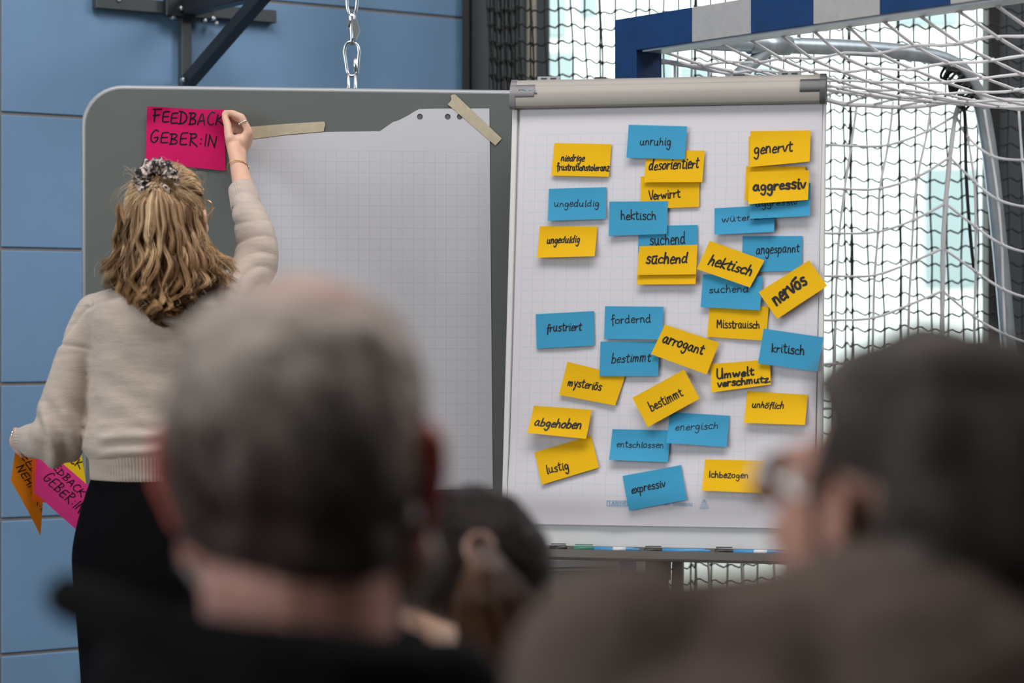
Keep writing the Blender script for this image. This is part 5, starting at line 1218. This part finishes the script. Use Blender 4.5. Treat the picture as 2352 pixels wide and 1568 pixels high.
def mask4(L):
    x, y, z = L.T; ax = np.abs(x)
    back = ss(-.086, -.070, z) * ss(.012, -.014, y); side = ss(.0, .02, z) * ss(.034, .018, y) * ss(.055, .062, ax); top = ss(.060, .078, z) * ss(.074, .052, y); burn = ss(-.03, -.015, z) * ss(.012, .018, y) * ss(.036, .028, y) * ss(.06, .066, ax)
    m = np.maximum(np.maximum(back, side), np.maximum(top, burn * .4)); earz = (ax > .072) & (y > -.036) & (y < .012) & (z < .04) & (z > -.05); m[earz] = 0; return m
col4 = lambda L, n: np.array([.036, .028, .024])[None, :] * (1 + .8 * n + 1.2 * np.clip(vnoise(L, 28, 6), 0, 1))[:, None]
shell = cap_hair(wm, H4, mask4, .015, .6, 26, col4, 5)
hair_obj('hair', r4, shell, short_strands(shell, 5000, .024, lambda P, N: np.tile([.35, -.35, -.55], (len(P), 1)), .0008))
glasses(r4, H4, M_['zinc'], 0)

# woman with the brown pony tail, sitting between the two men
C3w = U(1068, 1380, 2.6)
r3, H3, tp, nb, f, r, sh, bm = seated('brown-haired woman with a pony tail and dark top in front of the flipchart', C3w, 24, 6, 3, 6, 'skin_w', 'top', drop=.25, halfw=.165, sc=.93, flare=36, earx=.079)
for t in np.linspace(0, 2 * math.pi, 18):
    q = nb + np.array([.068 * math.cos(t), .062 * math.sin(t), .02]); tp.cap(q, .010, q + np.array([.025 * math.cos(t), .025 * math.sin(t), -.06]), .02)
link('top', blob(tp, .0055, 6), M_['jacket2'], r3)
wm = world_mesh(r3)
def mask3(L):
    x, y, z = L.T; ax = np.abs(x)
    back = ss(-.026, -.006, z + .25 * x) * ss(.006, -.02, y); side = ss(.012, .03, z) * ss(.065, .045, y) * ss(.05, .058, ax); top = ss(.060, .078, z) * ss(.088, .068, y)
    m = np.maximum(np.maximum(back, side), top); earz = (ax > .073) & (y > -.036) & (y < .02) & (z < .038) & (z > -.05); m[earz] = 0; return m
col3 = lambda L, n: (np.array([.024, .012, .009])[None, :] * (1 + .7 * vnoise(L * np.array([1, 1, .35]), 50, 2))[:, None])
shell = cap_hair(wm, H3, mask3, .011, .35, 40, col3, 5)
tie = U(1102, 1262, 2.475)
def dir3(P, N):
    d = tie[None, :] - P; return d / np.linalg.norm(d, axis=1, keepdims=True)
ho = hair_obj('hair', r3, shell, short_strands(shell, 3500, .045, dir3, .0008, K=6, wav=.05), 'hair')
Kp = 22; tq = np.linspace(0, 1, Kp); Pp, Rp, Cp_ = [], [], []
for i in range(1300):
    a = rnd.uniform(0, 6.28); q = math.sqrt(rnd.random()); sx, sy = q * math.cos(a), q * math.sin(a)
    sp_ = np.interp(tq, [0, .06, .16, .45, 1], [.010, .0135, .022, .042, .050]); cx = np.interp(tq, [0, .12, .5, 1], [1104, 1116, 1142, 1185]); cy = np.interp(tq, [0, .06, .14, .5, 1], [1262, 1270, 1296, 1390, 1570]) + rnd.uniform(-10, 25) * tq
    d = np.interp(tq, [0, .06, .14, .4, 1], [2.470, 2.435, 2.424, 2.42, 2.44])
    P = np.stack([(cx - 1176) / FPX * d, d, CAMZ + (764 - cy) / FPX * d], 1); wv_ = .004 * np.sin(tq * 7 + a * 2) * tq
    P[:, 2] += sy * .013 * np.clip(1 - tq / .14, 0, 1); P[:, 0] += sx * sp_ + wv_; P[:, 1] += sy * sp_ * .6; Pp.append(P); Rp.append(np.full(Kp, .0009) * (1 - .5 * tq ** 2))
    c0, c1 = np.array([.026, .012, .009]), np.array([.13, .055, .027]); k = np.clip(.25 + .55 * tq + rnd.gauss(0, .2) - .35 * sx, 0, 1)[:, None]; Cp_.append(c0 + (c1 - c0) * k)
V, F, C = strands_mesh(np.array(Pp), np.array(Rp), np.array(Cp_)); pm = raw_mesh('pony_tail', V, F); colattr(pm, C); link('pony_tail', pm, M_['hair'], ho)
mb = MB(); mb.tube([tie + np.array([.0122 * math.cos(t), -.012 + .007 * math.sin(t), .0122 * math.sin(t) + .003]) for t in np.linspace(0, 2 * math.pi, 25)[:-1]], .0045, 10, True); obj('hair_tie', mb, mat('tan_hair_tie', (.30, .17, .13), .7), r3, True)
mb = MB(); q = U(1146, 1236, 2.52); mb.chain([(q + np.array([-.012, -.004, .014]), .008), (q, .0105), (q + np.array([.008, .004, -.014]), .008)], 10); obj('hair_clip', mb, M_['cap_grey'], r3, True)
q = hp(H3, (-.086, -.006, -.040)); mb = MB(); mb.tube([q + np.array([.004 * math.cos(t), .007 * math.cos(t), .008 * math.sin(t) - .006]) for t in np.linspace(0, 2 * math.pi, 21)[:-1]], .0011, 8, True); obj('earring', mb, M_['gold'], r3, True)
